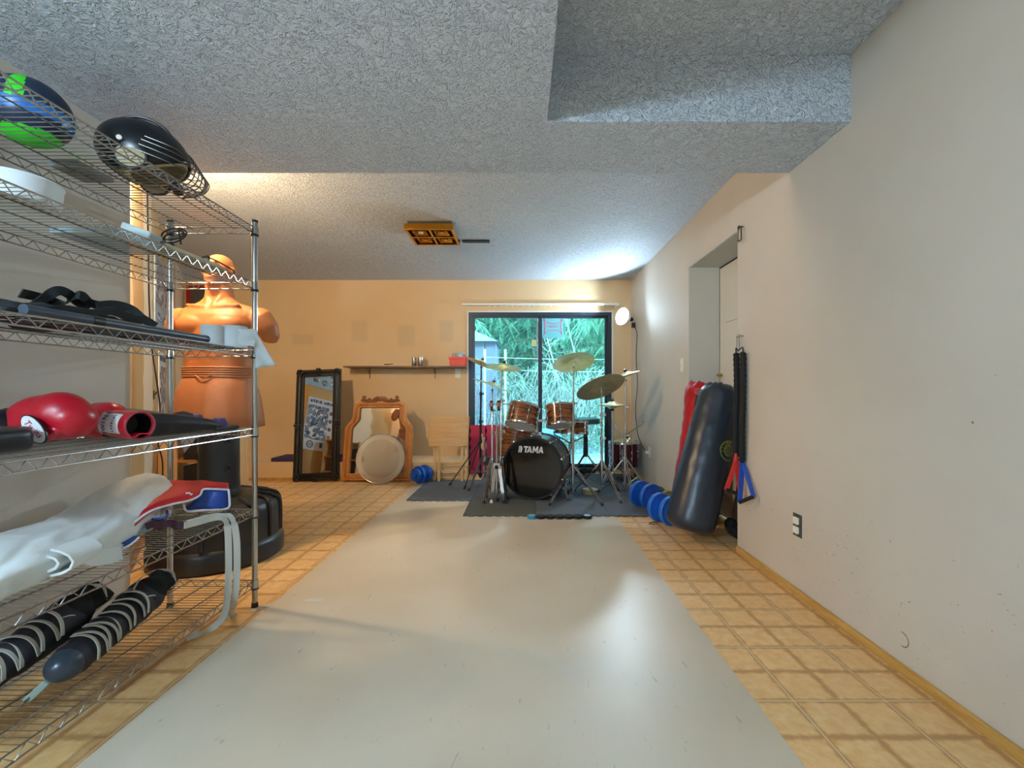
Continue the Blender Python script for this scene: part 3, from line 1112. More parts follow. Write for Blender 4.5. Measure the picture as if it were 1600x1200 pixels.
for i, ch in enumerate('SPECIAL'):
    ctr = CM @ V((0, 0, L_ * .58))
    R_ = Matrix.Translation(ctr) @ Matrix.Rotation((i - 3) * .0095 / .0525 * (1 if dirc.cross(nrm).dot(around) > 0 else -1), 4, dirc) @ Matrix.Translation(-ctr)
    text('label_lettering', ch, .011, R_ @ Matrix.Translation(dirc * L_ * .30 - nrm * .0020) @ TM @ Matrix.Translation((0, 0, .0012)), M_bluetxt, lb)

obj('punch_pad', MB().hull(rbox((-1.55, 1.19, SZ[3] + .038), (.20, .20, .055)) + rbox((-1.54, 1.20, SZ[3] + .040), (.12, .24, .075))), M_blackleather, loc=(-1.5, 1.2, SZ[3] + .003), remesh=.008, sm=14,
    label='black leather pad at the near end of the fourth shelf', cat='pad')
obj('punch_pad', MB().ell((-1.66, 1.43, SZ[3] + .07), (.05, .10, .060)), M_blackleather, loc=(-1.66, 1.43, SZ[3] + .003), label='black pad tucked behind the red glove with the oval emblem', cat='pad')
kp = root('thai_pad', 'long curved black leather kick pad behind the open glove cuff', 'pad', (-1.46, 1.79, SZ[3] + .003))
kr = []
for i in range(13):
    q = i / 12
    cx_ = -1.50 + .075 * q
    cy_ = 1.64 + .30 * q
    hh = .128 * (1 - .46 * q ** 1.6)
    kr += [V((cx_ - .09, cy_, SZ[3] + .006)), V((cx_ + .075, cy_, SZ[3] + .006)), V((cx_ - .08, cy_, SZ[3] + hh * .95)), V((cx_ + .062, cy_, SZ[3] + hh * .78)), V((cx_ + .078, cy_, SZ[3] + hh * .5))]
obj('pad_body', MB().hull(kr), M_blackleather, kp, remesh=.006, sm=8)
obj('pad_strap', MB().ribbon(smooth_pts([P(268, 652, 1.78), P(285, 648, 1.85), P(300, 652, 1.92)], 5), .03, (0, .3, 1), .004), M_blackleather, kp)
obj('hand_wrap', MB().hull(rbox((-1.41, 2.00, SZ[3] + .012), (.13, .16, .016)) + [V((-1.44, 1.93, SZ[3] + .045)), V((-1.40, 1.96, SZ[3] + .030))]), M_web, loc=(-1.41, 2.0, SZ[3] + .003), remesh=.006, sm=5, disp=.01,
    label='crumpled black cloth under the small purple dumbbell', cat='cloth')
M_purp = mat('purple_vinyl', '4A3F6E', .35)
dbp = root('dumbbell', 'small purple hex dumbbell with a pinkish handle on the fourth shelf', 'dumbbell', (-1.43, 2.0, SZ[3] + .03))
pa, pb2 = P(306, 656, 2.04), P(343, 662, 1.98)
ax = (pb2 - pa).normalized()
obj('handle', MB().cyl(pa, pb2, .0095), mat('pink_handle', '9A6E86', .4), dbp)
for c_ in (pa, pb2):
    obj('head', MB().lathe([(0, -.026), (.024, -.026), (.032, -.016), (.032, .016), (.024, .026), (0, .026)], 6, axisM(c_, ax)), M_purp, dbp, bevel=.004, angle=20)
# paper hanging below the fourth shelf
obj('paper_sheet', MB().add([P(281, 682, 1.90), P(312, 674, 2.06), P(302, 690, 2.02), P(288, 708, 1.97)], [(0, 1, 2, 3)]), seethrough('thin_film', 'C6CBD2', .75), solid=.001, loc=P(288, 708, 1.97),
    label='corner of a translucent sheet hanging under the fourth shelf', cat='sheet')

# 6  fifth shelf: folded white jacket, chest protector, belts, head guard
M_gi = mat('white_cotton', 'D8DBD8', .85, var=.05, bump=.5, bs=180, bd=.001)
gi = root('folded_uniform', 'rolled up white cotton martial arts jacket on the fifth shelf', 'clothing', (-1.55, 1.45, SZ[4] + .003))


def gi_rows(n=90, m=90):
    rows = []
    for i in range(n + 1):
        q = i / n
        y_ = 1.10 + .76 * q
        xl, xr = -1.715, -1.365 - .10 * q ** 2
        if q > .55:
            xr -= .05 * (q - .55)
        hgt = .100 + .060 * min(1, q * 1.3) + .03 * max(0, q - .5) + .012 * math.sin(q * 9)
        zb = SZ[4] + .005 + max(0, (q - .62)) * .10
        row = []
        for j in range(m):
            a_ = 2 * PI * j / m
            ca, sa = math.cos(a_), math.sin(a_)
            ex = math.copysign(abs(ca) ** .62, ca)
            ez = math.copysign(abs(sa) ** .7, sa)
            end = min(1, (1 - abs(2 * q - 1)) * 9 + .55)
            cx_, cz_ = (xl + xr) / 2, zb + hgt / 2
            w_ = (xr - xl) / 2 * (.75 + .25 * end)
            px_ = cx_ + ex * w_
            pz_ = cz_ + ez * hgt / 2 * end * (1 - .25 * max(0, ex) if sa > 0 else 1)
            nz_ = noise.noise(V((px_ * 9, y_ * 6, pz_ * 9))) * .014 + (abs(noise.noise(V((px_ * 14 + y_ * 9, y_ * 4 - px_ * 3, pz_ * 10)))) - .2) * .022
            row.append(V((px_ + nz_, y_ + .05 * max(0, sa) * q, max(SZ[4] + .005, pz_ + nz_ * .8))))
        rows.append(row)
    return rows


R_ = gi_rows()
mb = MB().grid(R_, wrap=True)
m_ = len(R_[0])
mb.f += [tuple(range(m_ - 1, -1, -1)), tuple(len(mb.v) - m_ + k for k in range(m_))]
mb.m += [0, 0]
obj('jacket', mb, M_gi, gi, angle=75, disp=.012)
sp = []
c0 = P(86, 872, 1.30)
for k in range(34):
    a_ = k * .42
    rr = .010 + .0017 * k
    sp.append(c0 + V((rr * 1.35 * math.cos(a_), -.004 + .0006 * k, rr * .62 * math.sin(a_))))
obj('rolled_sleeve', MB().ribbon(sp, .10, (-.15, 1, .08), .007), M_gi, gi, angle=80)
fold = [P(20, 872, 1.22), P(48, 893, 1.24), P(68, 898, 1.27), P(90, 886, 1.30), P(120, 868, 1.33), P(150, 872, 1.40), P(188, 866, 1.50)]
obj('hem_fold', MB().ribbon(smooth_pts(fold, 6), .05, (-.3, 1, .25), .012), M_gi, gi, angle=80)
obj('hem_fold', MB().ribbon(smooth_pts([P(105, 852, 1.38), P(135, 858, 1.40), P(160, 862, 1.45), P(189, 862, 1.52)], 6), .05, (0, .6, .5), .008), M_gi, gi, angle=80)

M_hr = mat('protector_red', 'C01D26', .45, bump=.1)
M_hb = mat('protector_blue', '15429A', .45, bump=.1)
M_pip = mat('white_piping', 'D8D8DC', .6, var=.03)
hg = root('chest_protector', 'red and blue reversible chest protector with white edging on the fifth shelf', 'sports protector', (-1.5, 1.8, SZ[4] + .003))
fe = smooth_pts([P(160, 858, 1.50), P(180, 842, 1.53), P(205, 820, 1.58), P(235, 799, 1.66), P(268, 788, 1.74), P(296, 782, 1.80), P(312, 774, 1.85), P(317, 765, 1.88), P(330, 764, 1.90), P(357, 765, 1.95)], 4)
be = smooth_pts([P(150, 800, 1.72), P(170, 785, 1.76), P(190, 770, 1.82), P(215, 757, 1.9), P(245, 752, 1.97), P(275, 752, 2.0), P(300, 753, 2.03), P(315, 755, 2.05), P(330, 758, 2.05), P(356, 763, 2.03)], 4)
rows = []
for i in range(len(fe)):
    rows.append([fe[i].lerp(be[i], j / 8) + V((0, 0, .022 * math.sin(PI * j / 8) - .03 * max(0, 1 - i / 14))) for j in range(9)])
obj('red_side', MB().grid(rows), M_hr, hg, solid=.010, angle=70)
obj('piping', MB().tube(fe, .0048, 8), M_pip, hg)
fl_ = [[P(318, 766, 1.885).lerp(P(356, 766, 1.95), i / 6).lerp(P(290, 797, 1.83).lerp(P(357, 794, 1.95), i / 6), j / 6) + V((0, .012 * math.sin(i), 0)) for j in range(7)] for i in range(7)]
obj('blue_side', MB().grid(fl_), M_hb, hg, solid=.010, angle=70)
obj('blue_piping', MB().tube(smooth_pts([P(357, 765, 1.945), P(358.5, 780, 1.945), P(357, 793, 1.945), P(340, 796, 1.91), P(315, 797.5, 1.86), P(292, 798.5, 1.825), P(287, 788, 1.80)], 4), .0045, 8), M_pip, hg)
obj('lower_flap', MB().grid([[P(187, 843, 1.55).lerp(P(214, 838, 1.60), i / 4).lerp(P(192, 854, 1.52).lerp(P(216, 841, 1.58), i / 4), j / 4) for j in range(5)] for i in range(5)]), M_hb, hg, solid=.008, angle=70)
obj('lower_piping', MB().tube(smooth_pts([P(187, 843, 1.545), P(187, 850, 1.53), P(192, 856, 1.515), P(205, 850, 1.55), P(217, 840, 1.58)], 4), .004, 6), M_pip, hg)
obj('red_corner', MB().hull([P(158, 860, 1.49), P(160, 855, 1.50), P(176, 845, 1.53), P(188, 846, 1.54), P(188, 858, 1.52), P(170, 862, 1.50)]), M_hr, hg, bevel=.003)
obj('mark', MB().ribbon([P(290, 770.5, 1.80), P(296, 770, 1.805), P(299, 773, 1.81), P(301, 771.5, 1.81)], .006, (0, .4, 1), .002), M_pip, hg)

hgd = root('head_guard', 'white and blue padded head guard under the chest protector', 'head guard', P(240, 815, 1.72))
obj('padding', MB().ell(P(248, 803, 1.76), (.038, .05, .028)).ell(P(240, 812, 1.74), (.03, .04, .018)), mat('guard_white', 'C9CBD0', .5), hgd, remesh=.005, sm=5)
obj('trim', MB().tube(smooth_pts([P(232, 815, 1.70), P(240, 811, 1.68), P(252, 810, 1.68), P(261, 806, 1.72), P(261, 798, 1.74)], 4), .005, 6), mat('guard_blue', '2F4C94', .5), hgd)
obj('glove_liner', MB().ell(P(218, 825, 1.66), (.045, .05, .022)).ell(P(208, 833, 1.62), (.02, .05, .016)), mat('liner_grey', '8FA3B4', .6), loc=P(216, 838, 1.66), remesh=.005, sm=5,
    label='small blue-grey padded piece under the chest protector edge', cat='pad')
M_belt = mat('white_belt', 'C6C5BC', .8, var=.05, bump=.4, bs=160)
M_mar = mat('maroon_belt', '3A1420', .7)
blt = root('martial_arts_belt', 'white belt hanging over the fifth shelf edge with ends on the floor', 'belt', P(360, 985, 1.94))
s1 = smooth_pts([P(288, 821, 1.70), P(312, 815, 1.78), P(335, 809, 1.86), P(350, 811, 1.895), P(355, 822, 1.90), P(357, 850, 1.90), P(357, 900, 1.90), P(354, 945, 1.90), P(347, 966, 1.88), P(330, 982, 1.86), P(312, 990, 1.85), P(292, 998, 1.83)], 6)
obj('strand', MB().ribbon(s1, .026, [(0, 1, .2)] * 24 + [(.9, .35, .15)] * (len(s1) - 24), .003), M_belt, blt, angle=80)
s2 = smooth_pts([P(288, 818, 1.74), P(320, 810, 1.82), P(345, 805, 1.90), P(359, 806, 1.905), P(366, 820, 1.91), P(370, 850, 1.915), P(370, 900, 1.92), P(366, 940, 1.93), P(361, 955, 1.98), P(368, 962, 2.04), P(395, 954, 2.09), P(425, 944, 2.15), P(460, 939, 2.185), P(504, 937, 2.19)], 6)
obj('strand', MB().ribbon(s2, .026, [(0, 1, .2)] * 24 + [(.9, .35, .15)] * 24 + [(.2, 1, .0)] * (len(s2) - 48), .003), M_belt, blt, angle=80)
obj('knot', MB().ell(P(352, 965, 1.90), (.016, .014, .013)).ell(P(346, 970, 1.89), (.012, .012, .010)), M_belt, blt, remesh=.004, sm=3)
mk = root('coloured_belt', 'knotted dark maroon belt on the fifth shelf joining the white belt', 'belt', P(258, 826, 1.72))
obj('band', MB().ribbon(smooth_pts([P(228, 823, 1.64), P(240, 819, 1.66), P(252, 823, 1.68), P(265, 817, 1.70), P(276, 821, 1.72), P(292, 819, 1.74)], 6), .026, (0, .5, 1), .006), M_mar, mk, angle=80)
obj('knot', MB().ell(P(248, 816, 1.69), (.020, .018, .016)).ell(P(258, 820, 1.70), (.016, .018, .014)), M_mar, mk, remesh=.004, sm=3)

# 7  lowest shelf: pair of hockey skates
M_skb = mat('skate_boot', '22222B', .55, var=.2, bump=.3, bs=70)
M_felt = mat('skate_felt', '0C1113', .9, bump=.3, bs=120)
M_toe = mat('skate_toe_cap', '2E3B48', .28, var=.15)
M_lace = mat('skate_lace', 'B9B7AE', .85, var=.06)
M_hold = mat('blade_holder', '9AA79C', .35)


def skate(M, lab, toe=True):
    """local x runs heel to toe, z up out of the laces"""
    s_ = root('ice_skate', lab, 'skate', (M.translation.x, M.translation.y, SZ[5] + .003), group='pair of skates on the lowest shelf')
    o3 = M.to_3x3().to_4x4()
    T = lambda x_, y_, z_: M @ V((x_, y_, z_))
    b_ = MB()
    for c_, r_ in (((.10, 0, -.003), (.070, .056, .046)), ((.03, 0, .004), (.075, .060, .056)), ((-.04, 0, .014), (.075, .062, .066)), ((-.09, 0, .032), (.070, .064, .070)), ((-.135, 0, .055), (.066, .068, .068)), ((-.18, 0, .08), (.056, .068, .062))):
        b_.ell(T(*c_), r_, 20, o3)
    obj('boot', b_, M_skb, s_, remesh=.007, sm=6)
    obj('ankle_lining', MB().ell(T(-.190, 0, .098), (.050, .058, .054), 20, o3).ell(T(-.17, 0, .105), (.05, .03, .025), 16, o3), M_felt, s_, remesh=.006, sm=4)
    obj('tongue', MB().hull([T(x_, y_ * w_, z_) for (x_, z_, w_) in ((-.10, .095, .034), (-.17, .130, .042), (-.24, .150, .048), (-.285, .145, .040), (-.285, .105, .040), (-.18, .090, .040)) for y_ in (-1, 1)]), M_felt, s_, remesh=.006, sm=8)
    obj('toe_cap', MB().ell(T(.125, 0, -.006), (.060, .050, .046), 28, o3), M_toe, s_)
    lc = MB()
    for k in range(9):
        x_ = .075 - k * .023
        zt = .043 + .004 * k + (.0 if k < 5 else .010 * (k - 4))
        w_ = .051
        e = .010 * (1 if k % 2 else -1)
        lc.ribbon(smooth_pts([T(x_ + e, -w_ - .006, zt - .022), T(x_ + e * .5, -w_ * .6, zt + .004), T(x_, 0, zt + .014), T(x_ - e * .5, w_ * .6, zt + .004), T(x_ - e, w_ + .006, zt - .022)], 4), .0125, o3 @ V((1, 0, .2)), .003)
    obj('lace', lc, M_lace, s_, angle=80)
    ll = MB()
    for pts in (((-.11, -.03, .10), (-.16, -.052, .11), (-.20, -.06, .12), (-.24, -.045, .14), (-.255, 0, .160), (-.24, .045, .14)),
                ((-.11, .03, .10), (-.13, -.0, .115), (-.15, -.045, .10), (-.12, -.07, .06), (-.06, -.075, .02), (-.03, -.07, -.02)),
                ((-.10, 0, .10), (-.14, .02, .12), (-.17, .05, .10), (-.15, .06, .07)),
                ((-.08, -.02, .09), (-.12, -.05, .085), (-.17, -.055, .07), (-.21, -.05, .06))):
        ll.ribbon(smooth_pts([T(*p_) for p_ in pts], 5), .0105, o3 @ V((.2, .2, 1)), .003)
    obj('loose_lace', ll, M_lace, s_, angle=80)
    bh = MB().hull([T(x_, y_, z_) for (x_, z_) in ((.215, -.075), (.17, -.040), (.10, -.040), (-.13, -.030), (-.15, -.075)) for y_ in (-.010, .010)])
    bh_ = obj('blade_holder', bh, M_hold, s_, bevel=.003)
    obj('blade', MB().hull([T(x_, y_, z_) for (x_, z_) in ((.245, -.080), (.225, -.066), (-.15, -.068), (-.17, -.080), (-.15, -.092), (.215, -.096)) for y_ in (-.0016, .0016)]), M_steel, bh_, smooth=False)
    return s_


def basis(o, x_, z_):
    x_ = V(x_).normalized()
    z_ = V(z_)
    z_ = (z_ - x_ * z_.dot(x_)).normalized()
    y_ = z_.cross(x_)
    return Matrix(((x_.x, y_.x, z_.x, o[0]), (x_.y, y_.y, z_.y, o[1]), (x_.z, y_.z, z_.z, o[2]), (0, 0, 0, 1)))


skate(basis((-1.47, 1.50, SZ[5] + .066), (.26, -1, -.02), (.62, -.1, .62)), 'nearer black ice skate with blue-grey toe cap and white laces on the lowest shelf')
skate(basis((-1.615, 1.335, SZ[5] + .072), (.06, -1, -.04), (.55, -.1, .70)), 'farther black ice skate with its felt-lined opening up, near the left wall')
# ---------------------------------------------------------------- training dummy on its base
M_dum = mat('dummy_skin', 'B5703F', .5, var=.12, bump=.1, bs=30)
M_dsh = mat('dummy_shorts', 'A96B44', .55, var=.18, bump=.25, bs=35)
M_dbase = mat('dummy_base_black', '24272B', .38, var=.12, bump=.15, bs=120)
DX, DYY = -1.95, 2.80
dm = root('training_dummy', 'armless tan torso boxing dummy with moulded shorts on a round black base', 'training dummy', (DX, DYY, 0))
T = lambda x_, y_, z_: V((DX + x_, DYY + y_, z_))
prof = [(0, 0), (.355, 0), (.366, .012), (.368, .100), (.356, .118), (.346, .128), (.343, .300), (.332, .340), (.300, .366), (.22, .388), (.15, .400), (.128, .415), (.116, .440), (.114, .86), (0, .86)]
obj('base', MB().lathe(prof[:11] + [(0, .400)], 64, Matrix.Translation((DX, DYY, 0))), M_dbase, dm)
rb = MB()
for k in range(8):
    a0 = 2 * PI * (k + .18) / 8
    for s_ in (-.19, .19):
        a_ = a0 + s_ * 1.15
        e_ = a0 + s_ * .85
        pts = [(.349, .135, a_), (.349, .29, a_), (.336, .345, a_), (.305, .368, e_), (.22, .391, e_)]
        rb.tube(smooth_pts([T(r_ * math.cos(q), r_ * math.sin(q), z_) for r_, z_, q in pts], 4), .012, 8)
obj('base_rib', rb, M_dbase, dm, kind='stuff')
obj('column', MB().lathe([(.0, .39), (.150, .398), (.128, .415), (.116, .440), (.113, .50), (.113, .90), (0, .90)], 48, Matrix.Translation((DX, DYY, 0))), M_dbase, dm)
for q, z_ in ((-.55, .57), (-.55, .74), (-2.55, .64), (-2.55, .80), (-.55, .82)):
    c_ = T(.111 * math.cos(q), .111 * math.sin(q), z_)
    dd_ = V((math.cos(q), math.sin(q), 0))
    hl_ = obj('adjustment_hole', MB().lathe([(.011, .004), (.013, .009), (.022, .009), (.025, 0)], 20, axisM(c_, dd_)), M_dbase, dm)
    obj('recess', MB().lathe([(0, .005), (.0125, .005)], 16, axisM(c_, dd_)), M_rubber, hl_)


def se(cx_, cy_, z_, rx, ry, n=36, p_=.85, fr=0.0, tw=0.0):
    r_ = []
    for k in range(n):
        a_ = 2 * PI * k / n
        ca, sa = math.cos(a_), math.sin(a_)
        x_ = math.copysign(abs(ca) ** p_, ca) * rx
        y_ = math.copysign(abs(sa) ** p_, sa) * ry
        if sa < 0:
            y_ -= fr * abs(sa) ** 2
        r_.append(T(cx_ + x_, cy_ + y_, z_))
    return r_


b_ = MB()
rings = [(0, 0, 1.10, .185, .120), (0, 0, 1.20, .190, .118), (0, 0, 1.26, .196, .120), (0, .0, 1.33, .212, .128), (0, .0, 1.40, .228, .136), (0, .0, 1.47, .238, .138), (0, .005, 1.53, .232, .128),
         (0, .01, 1.57, .205, .108), (0, .012, 1.60, .165, .090), (0, .012, 1.625, .115, .076), (0, .010, 1.65, .084, .070), (0, .006, 1.69, .076, .070), (0, .002, 1.73, .074, .072)]
rr_ = [se(*q) for q in rings]
mbs = MB().grid(rr_, wrap=True)
n_ = 36
mbs.f += [tuple(range(n_ - 1, -1, -1)), tuple(len(mbs.v) - n_ + k for k in range(n_))]
mbs.m += [0, 0]
# pectorals, collar bones, shoulders and upper-arm stumps carried back a little
for s_ in (-1, 1):
    mbs.ell(T(s_ * .098, -.088, 1.465), (.108, .062, .070), 24)
    mbs.ell(T(s_ * .165, .012, 1.545), (.110, .070, .062), 24, Matrix.Rotation(s_ * .35, 4, 'Y'))
    mbs.ell(T(s_ * .258, .018, 1.515), (.075, .070, .078), 24)
    mbs.tube([T(s_ * .225, .012, 1.54), T(s_ * .262, .015, 1.52), T(s_ * .292, .03, 1.465), T(s_ * .303, .045, 1.41), T(s_ * .296, .055, 1.375)], [.055, .072, .068, .058, .040], 20)
    mbs.tube([T(s_ * .02, -.092, 1.578), T(s_ * .09, -.085, 1.588), T(s_ * .17, -.055, 1.598)], [.010, .013, .010], 8)
    mbs.tube([T(s_ * .052, .0, 1.74), T(s_ * .045, -.035, 1.66), T(s_ * .018, -.078, 1.59)], [.020, .020, .014], 10)
    mbs.ell(T(s_ * .042, -.098, 1.34), (.042, .030, .034), 14)
    mbs.ell(T(s_ * .040, -.098, 1.275), (.040, .028, .030), 14)
# head: skull, jaw, face
mbs.ell(T(0, .012, 1.835), (.083, .102, .098), 36)
mbs.hull([T(x_, y_, z_) for x_, y_, z_ in ((-.062, -.02, 1.79), (.062, -.02, 1.79), (-.058, -.062, 1.80), (.058, -.062, 1.80), (-.060, .03, 1.76), (.060, .03, 1.76), (-.026, -.096, 1.722), (.026, -.096, 1.722), (-.030, -.094, 1.78), (.030, -.094, 1.78), (-.05, -.03, 1.725), (.05, -.03, 1.725))])
mbs.ell(T(0, -.088, 1.862), (.052, .018, .014), 16)
mbs.hull([T(0, -.090, 1.852), T(-.008, -.094, 1.83), (T(.008, -.094, 1.83)), T(-.018, -.098, 1.798), T(.018, -.098, 1.798), T(0, -.122, 1.802), T(0, -.092, 1.788)])
mbs.ell(T(0, -.098, 1.768), (.026, .012, .006), 14)
mbs.ell(T(0, -.096, 1.757), (.022, .012, .006), 14)
mbs.ell(T(0, -.094, 1.728), (.024, .016, .014), 14)
for s_ in (-1, 1):
    mbs.ell(T(s_ * .034, -.088, 1.836), (.016, .010, .008), 12)
    mbs.ell(T(s_ * .084, .012, 1.82), (.012, .024, .034), 14)
    mbs.ell(T(s_ * .045, -.074, 1.80), (.022, .018, .016), 12)
obj('torso', mbs, M_dum, dm, remesh=.0075, sm=5)
sh = [(0, 0, 1.205, .197, .128), (0, 0, 1.145, .200, .132), (0, 0, 1.13, .206, .138), (0, 0, 1.06, .230, .160), (0, 0, .98, .245, .172), (0, 0, .90, .256, .180), (0, 0, .828, .262, .184), (0, 0, .822, .254, .176), (0, 0, .86, .20, .13)]
rr_ = []
for i, q in enumerate(sh):
    rg_ = se(*q)
    c_ = T(0, 0, q[2])
    if 2 < i < 8:
        rg_ = [p_ + (p_ - c_) * (.030 * math.sin(k * 2.45 + i * .35) * min(1, (i - 2) / 3)) for k, p_ in enumerate(rg_)]
    rr_.append(rg_)
mbh = MB().grid(rr_, wrap=True)
mbh.f += [tuple(range(n_)), tuple(len(mbh.v) - n_ + k for k in range(n_))]
mbh.m += [0, 0]
shorts = obj('shorts', mbh, M_dsh, dm, angle=80)
wbm = MB()
for k in range(5):
    wbm.tube([p_ + (p_ - T(0, 0, 1.2 - k * .014)) * .012 for p_ in se(0, 0, 1.200 - k * .014, .199, .131, 48)], .0075, 8, True)
obj('waistband', wbm, M_dsh, shorts)
obj('drawstring', MB().tube(smooth_pts([T(-.05, -.140, 1.152), T(-.02, -.150, 1.135), T(0, -.150, 1.128), T(.02, -.150, 1.135), T(.05, -.140, 1.152)], 4), .004, 6), M_dsh, shorts)

# cord hanging down the left wall
obj('hanging_cord', MB().tube(smooth_pts([V((-1.96, 2.27, 2.48)), P(231, 345, 2.28), P(232, 400, 2.28), P(233, 470, 2.28), P(237, 540, 2.28), P(244, 590, 2.28), P(250, 640, 2.28), P(247, 690, 2.28), P(254, 725, 2.28), P(252, 790, 2.28), P(248, 850, 2.28)], 6), .0035, 6), mat('brown_cord', '3B2A1C', .6),
    loc=P(248, 850, 2.28), label='thin dark cord hanging down the left wall behind the wire shelves', cat='cord')
hkp = P(246, 617, 3.3)
obj('coat_hook', MB().tube(smooth_pts([a + dd * 1.62 + V((.004, 0, 1.03)), a + dd * 1.62 + V((.035, -.02, 1.03)), a + dd * 1.62 + V((.05, -.03, 1.05))], 4), .005, 6).cyl(a + dd * 1.62 + V((.001, 0, 1.06)), a + dd * 1.62 + V((.001, 0, .99)), .009), M_brassd,
    loc=a + dd * 1.62 + V((.0, 0, .99)), label='small metal hook on the unfinished left wall', cat='hook')

# posters on the unfinished left wall (seen in the black mirror)
WN = V((dd.y, -dd.x, 0))


def on_wall(s_, z_, off=.004):
    return a + dd * s_ + V((0, 0, z_)) + WN * off


t = NT('team_photo')
p_ = t.pos(False)
n1 = t.noise(p_, 9, 4, .6, 1.0)
n2 = t.noise(p_, 16, 3, .5, .8)
c_ = t.mix(t.smooth(n1, .42, .58), '2B3C5C', '7C8FA8')
c_ = t.mix(t.smooth(n2, .52, .60), c_, 'E3E6E8')
c_ = t.mix(t.smooth(t.noise(p_, 5, 2), .62, .68), c_, '25457F')
t.base(c_, .4)
M_photo = t.m
M_paper = mat('poster_paper', 'D4DDE4', .5, var=.03)
M_ink = mat('poster_ink', '33567F', .5)
M_face = mat('portrait_tone', '6B5B55', .6, var=.3, vs_=60)
ps = root('poster', 'white hockey poster with a team photo and round portraits, on the unfinished left wall', 'poster', on_wall(2.09, .585))
s0_, s1_, z0_, z1_ = 1.87, 2.31, .585, 1.385


def quad(mb, s0, s1, z0, z1, o0, o1, mi=0):
    return mb.add([on_wall(s, z, o) for o in (o0, o1) for z in (z0, z1) for s in (s0, s1)], [(0, 2, 3, 1), (4, 5, 7, 6), (0, 1, 5, 4), (2, 6, 7, 3), (0, 4, 6, 2), (1, 3, 7, 5)], mi)


obj('sheet', quad(MB(), s0_, s1_, z0_, z1_, .003, .012), M_paper, ps, smooth=False)
obj('photo', quad(MB(), s0_ + .085, s1_ - .015, z0_ + .16, z1_ - .12, .012, .0132), M_photo, ps, smooth=False)
PMw = frame(on_wall((s0_ + s1_) / 2, z1_ - .055, .0135), -dd, (0, 0, 1))
if (PMw.to_3x3() @ V((0, 0, 1))).dot(WN) < 0:
    PMw = frame(on_wall((s0_ + s1_) / 2, z1_ - .055, .0135), dd, (0, 0, 1))
hb = MB()
for k, (u0, u1) in enumerate(((-.195, -.165), (-.155, -.135), (-.125, -.085), (-.078, -.050), (-.040, -.030), (.0, .030), (.040, .058), (.068, .105), (.115, .140), (.150, .185))):
    hb.box((u0, -.018 - .004 * (k % 2), 0), (u1, .018 + .005 * (k % 3), .0008), M=PMw)
obj('headline_marks', hb, M_ink, ps, smooth=False)
for k in range(4):
    pr = obj('portrait', MB().lathe([(0, .001), (.030, .001)], 20, axisM(on_wall(s0_ + .042, z1_ - .20 - k * .125, .0125), WN)), M_face, ps)
em2 = obj('round_badge', MB().lathe([(.040, .0), (.055, .001), (.055, 0)], 24, axisM(on_wall(s1_ - .12, z0_ + .085, .0125), WN)), M_ink, ps)
for k in range(5):
    q = k * 1.256
    em2_ = 0
obj('badge_mark', MB().box((-.035, -.018, 0), (.035, -.006, .001), M=axisM(on_wall(s1_ - .12, z0_ + .085, .0128), WN)).box((-.035, .006, 0), (.035, .018, .001), M=axisM(on_wall(s1_ - .12, z0_ + .085, .0128), WN)), M_face, ps, smooth=False)
obj('side_badge', quad(MB(), s0_ + .12, s0_ + .165, z0_ + .05, z0_ + .12, .0122, .013), M_ink, ps, smooth=False)
ps2 = root('poster', 'wide blue hockey poster hanging above the team photo poster', 'poster', on_wall(2.1, 1.56))
obj('sheet', quad(MB(), 1.62, 2.42, 1.555, 2.15, .003, .012), mat('blue_poster_paper', '9DBBD0', .5, var=.15, vs_=8), ps2, smooth=False)
for k in range(4):
    obj('player_mask', MB().lathe([(0, .012), (.03, .010), (.052, 0)], 20, axisM(on_wall(1.78 + k * .15, 1.65 + .02 * (k % 2), .012), WN)), M_photo, ps2)
obj('photo', quad(MB(), 1.66, 2.38, 1.76, 2.11, .012, .0132), M_photo, ps2, smooth=False)

# low wooden stand with black boxes behind the dummy
M_pine = wood('pale_pine', 'D9B98A', 'C79F6B', 'z', 3)
M_pineo = wood('orange_pine', 'B67A3A', '9A6128', 'x', 3)
bk = root('bookcase', 'low wooden shelf stand behind the black base of the dummy', 'bookcase', (-2.68, 3.70, 0))
bx0, bx1, by0, by1 = -2.94, -2.42, 3.55, 3.85
for x_ in (bx0, bx1 - .02):
    obj('side_panel', MB().box((x_, by0, 0), (x_ + .02, by1, .76)), M_pine, bk, smooth=False)
for z_ in (.02, .25, .47, .72):
    obj('shelf', MB().box((bx0 + .02, by0, z_), (bx1 - .02, by1, z_ + .022)), M_pineo, bk, smooth=False)
obj('face_post', MB().box((bx0 - .02, by0 - .012, 0), (bx0 + .13, by0 - .0005, .80)), M_pine, bk, smooth=False)
for i, z_ in enumerate((.0425, .2725, .4925)):
    obj('storage_box', MB().box((bx0 + .16, by0 + .015, z_), (bx1 - .03, by1 - .03, z_ + .17)), mat('dark_box', '1B1A1C', .5), bevel=.006, loc=((bx0 + bx1) / 2, 3.7, z_),
        label='dark storage box on the %s level of the low wooden stand behind the dummy' % ('bottom', 'middle', 'top')[i], cat='box', group='dark boxes in the wooden stand')
pf = root('framed_picture', 'red-framed dark picture in the far left corner behind the dummy', 'picture', (-4.17, YB, 1.6))
obj('picture_frame', MB().box((-4.36, YB - .025, 1.55), (-4.31, YB - .0005, 2.43)).box((-4.02, YB - .025, 1.55), (-3.97, YB - .0005, 2.43)).box((-4.31, YB - .025, 2.38), (-4.02, YB - .0005, 2.43)).box((-4.31, YB - .025, 1.55), (-4.02, YB - .0005, 1.60)), mat('red_frame', 'A92A22', .5), pf, smooth=False)
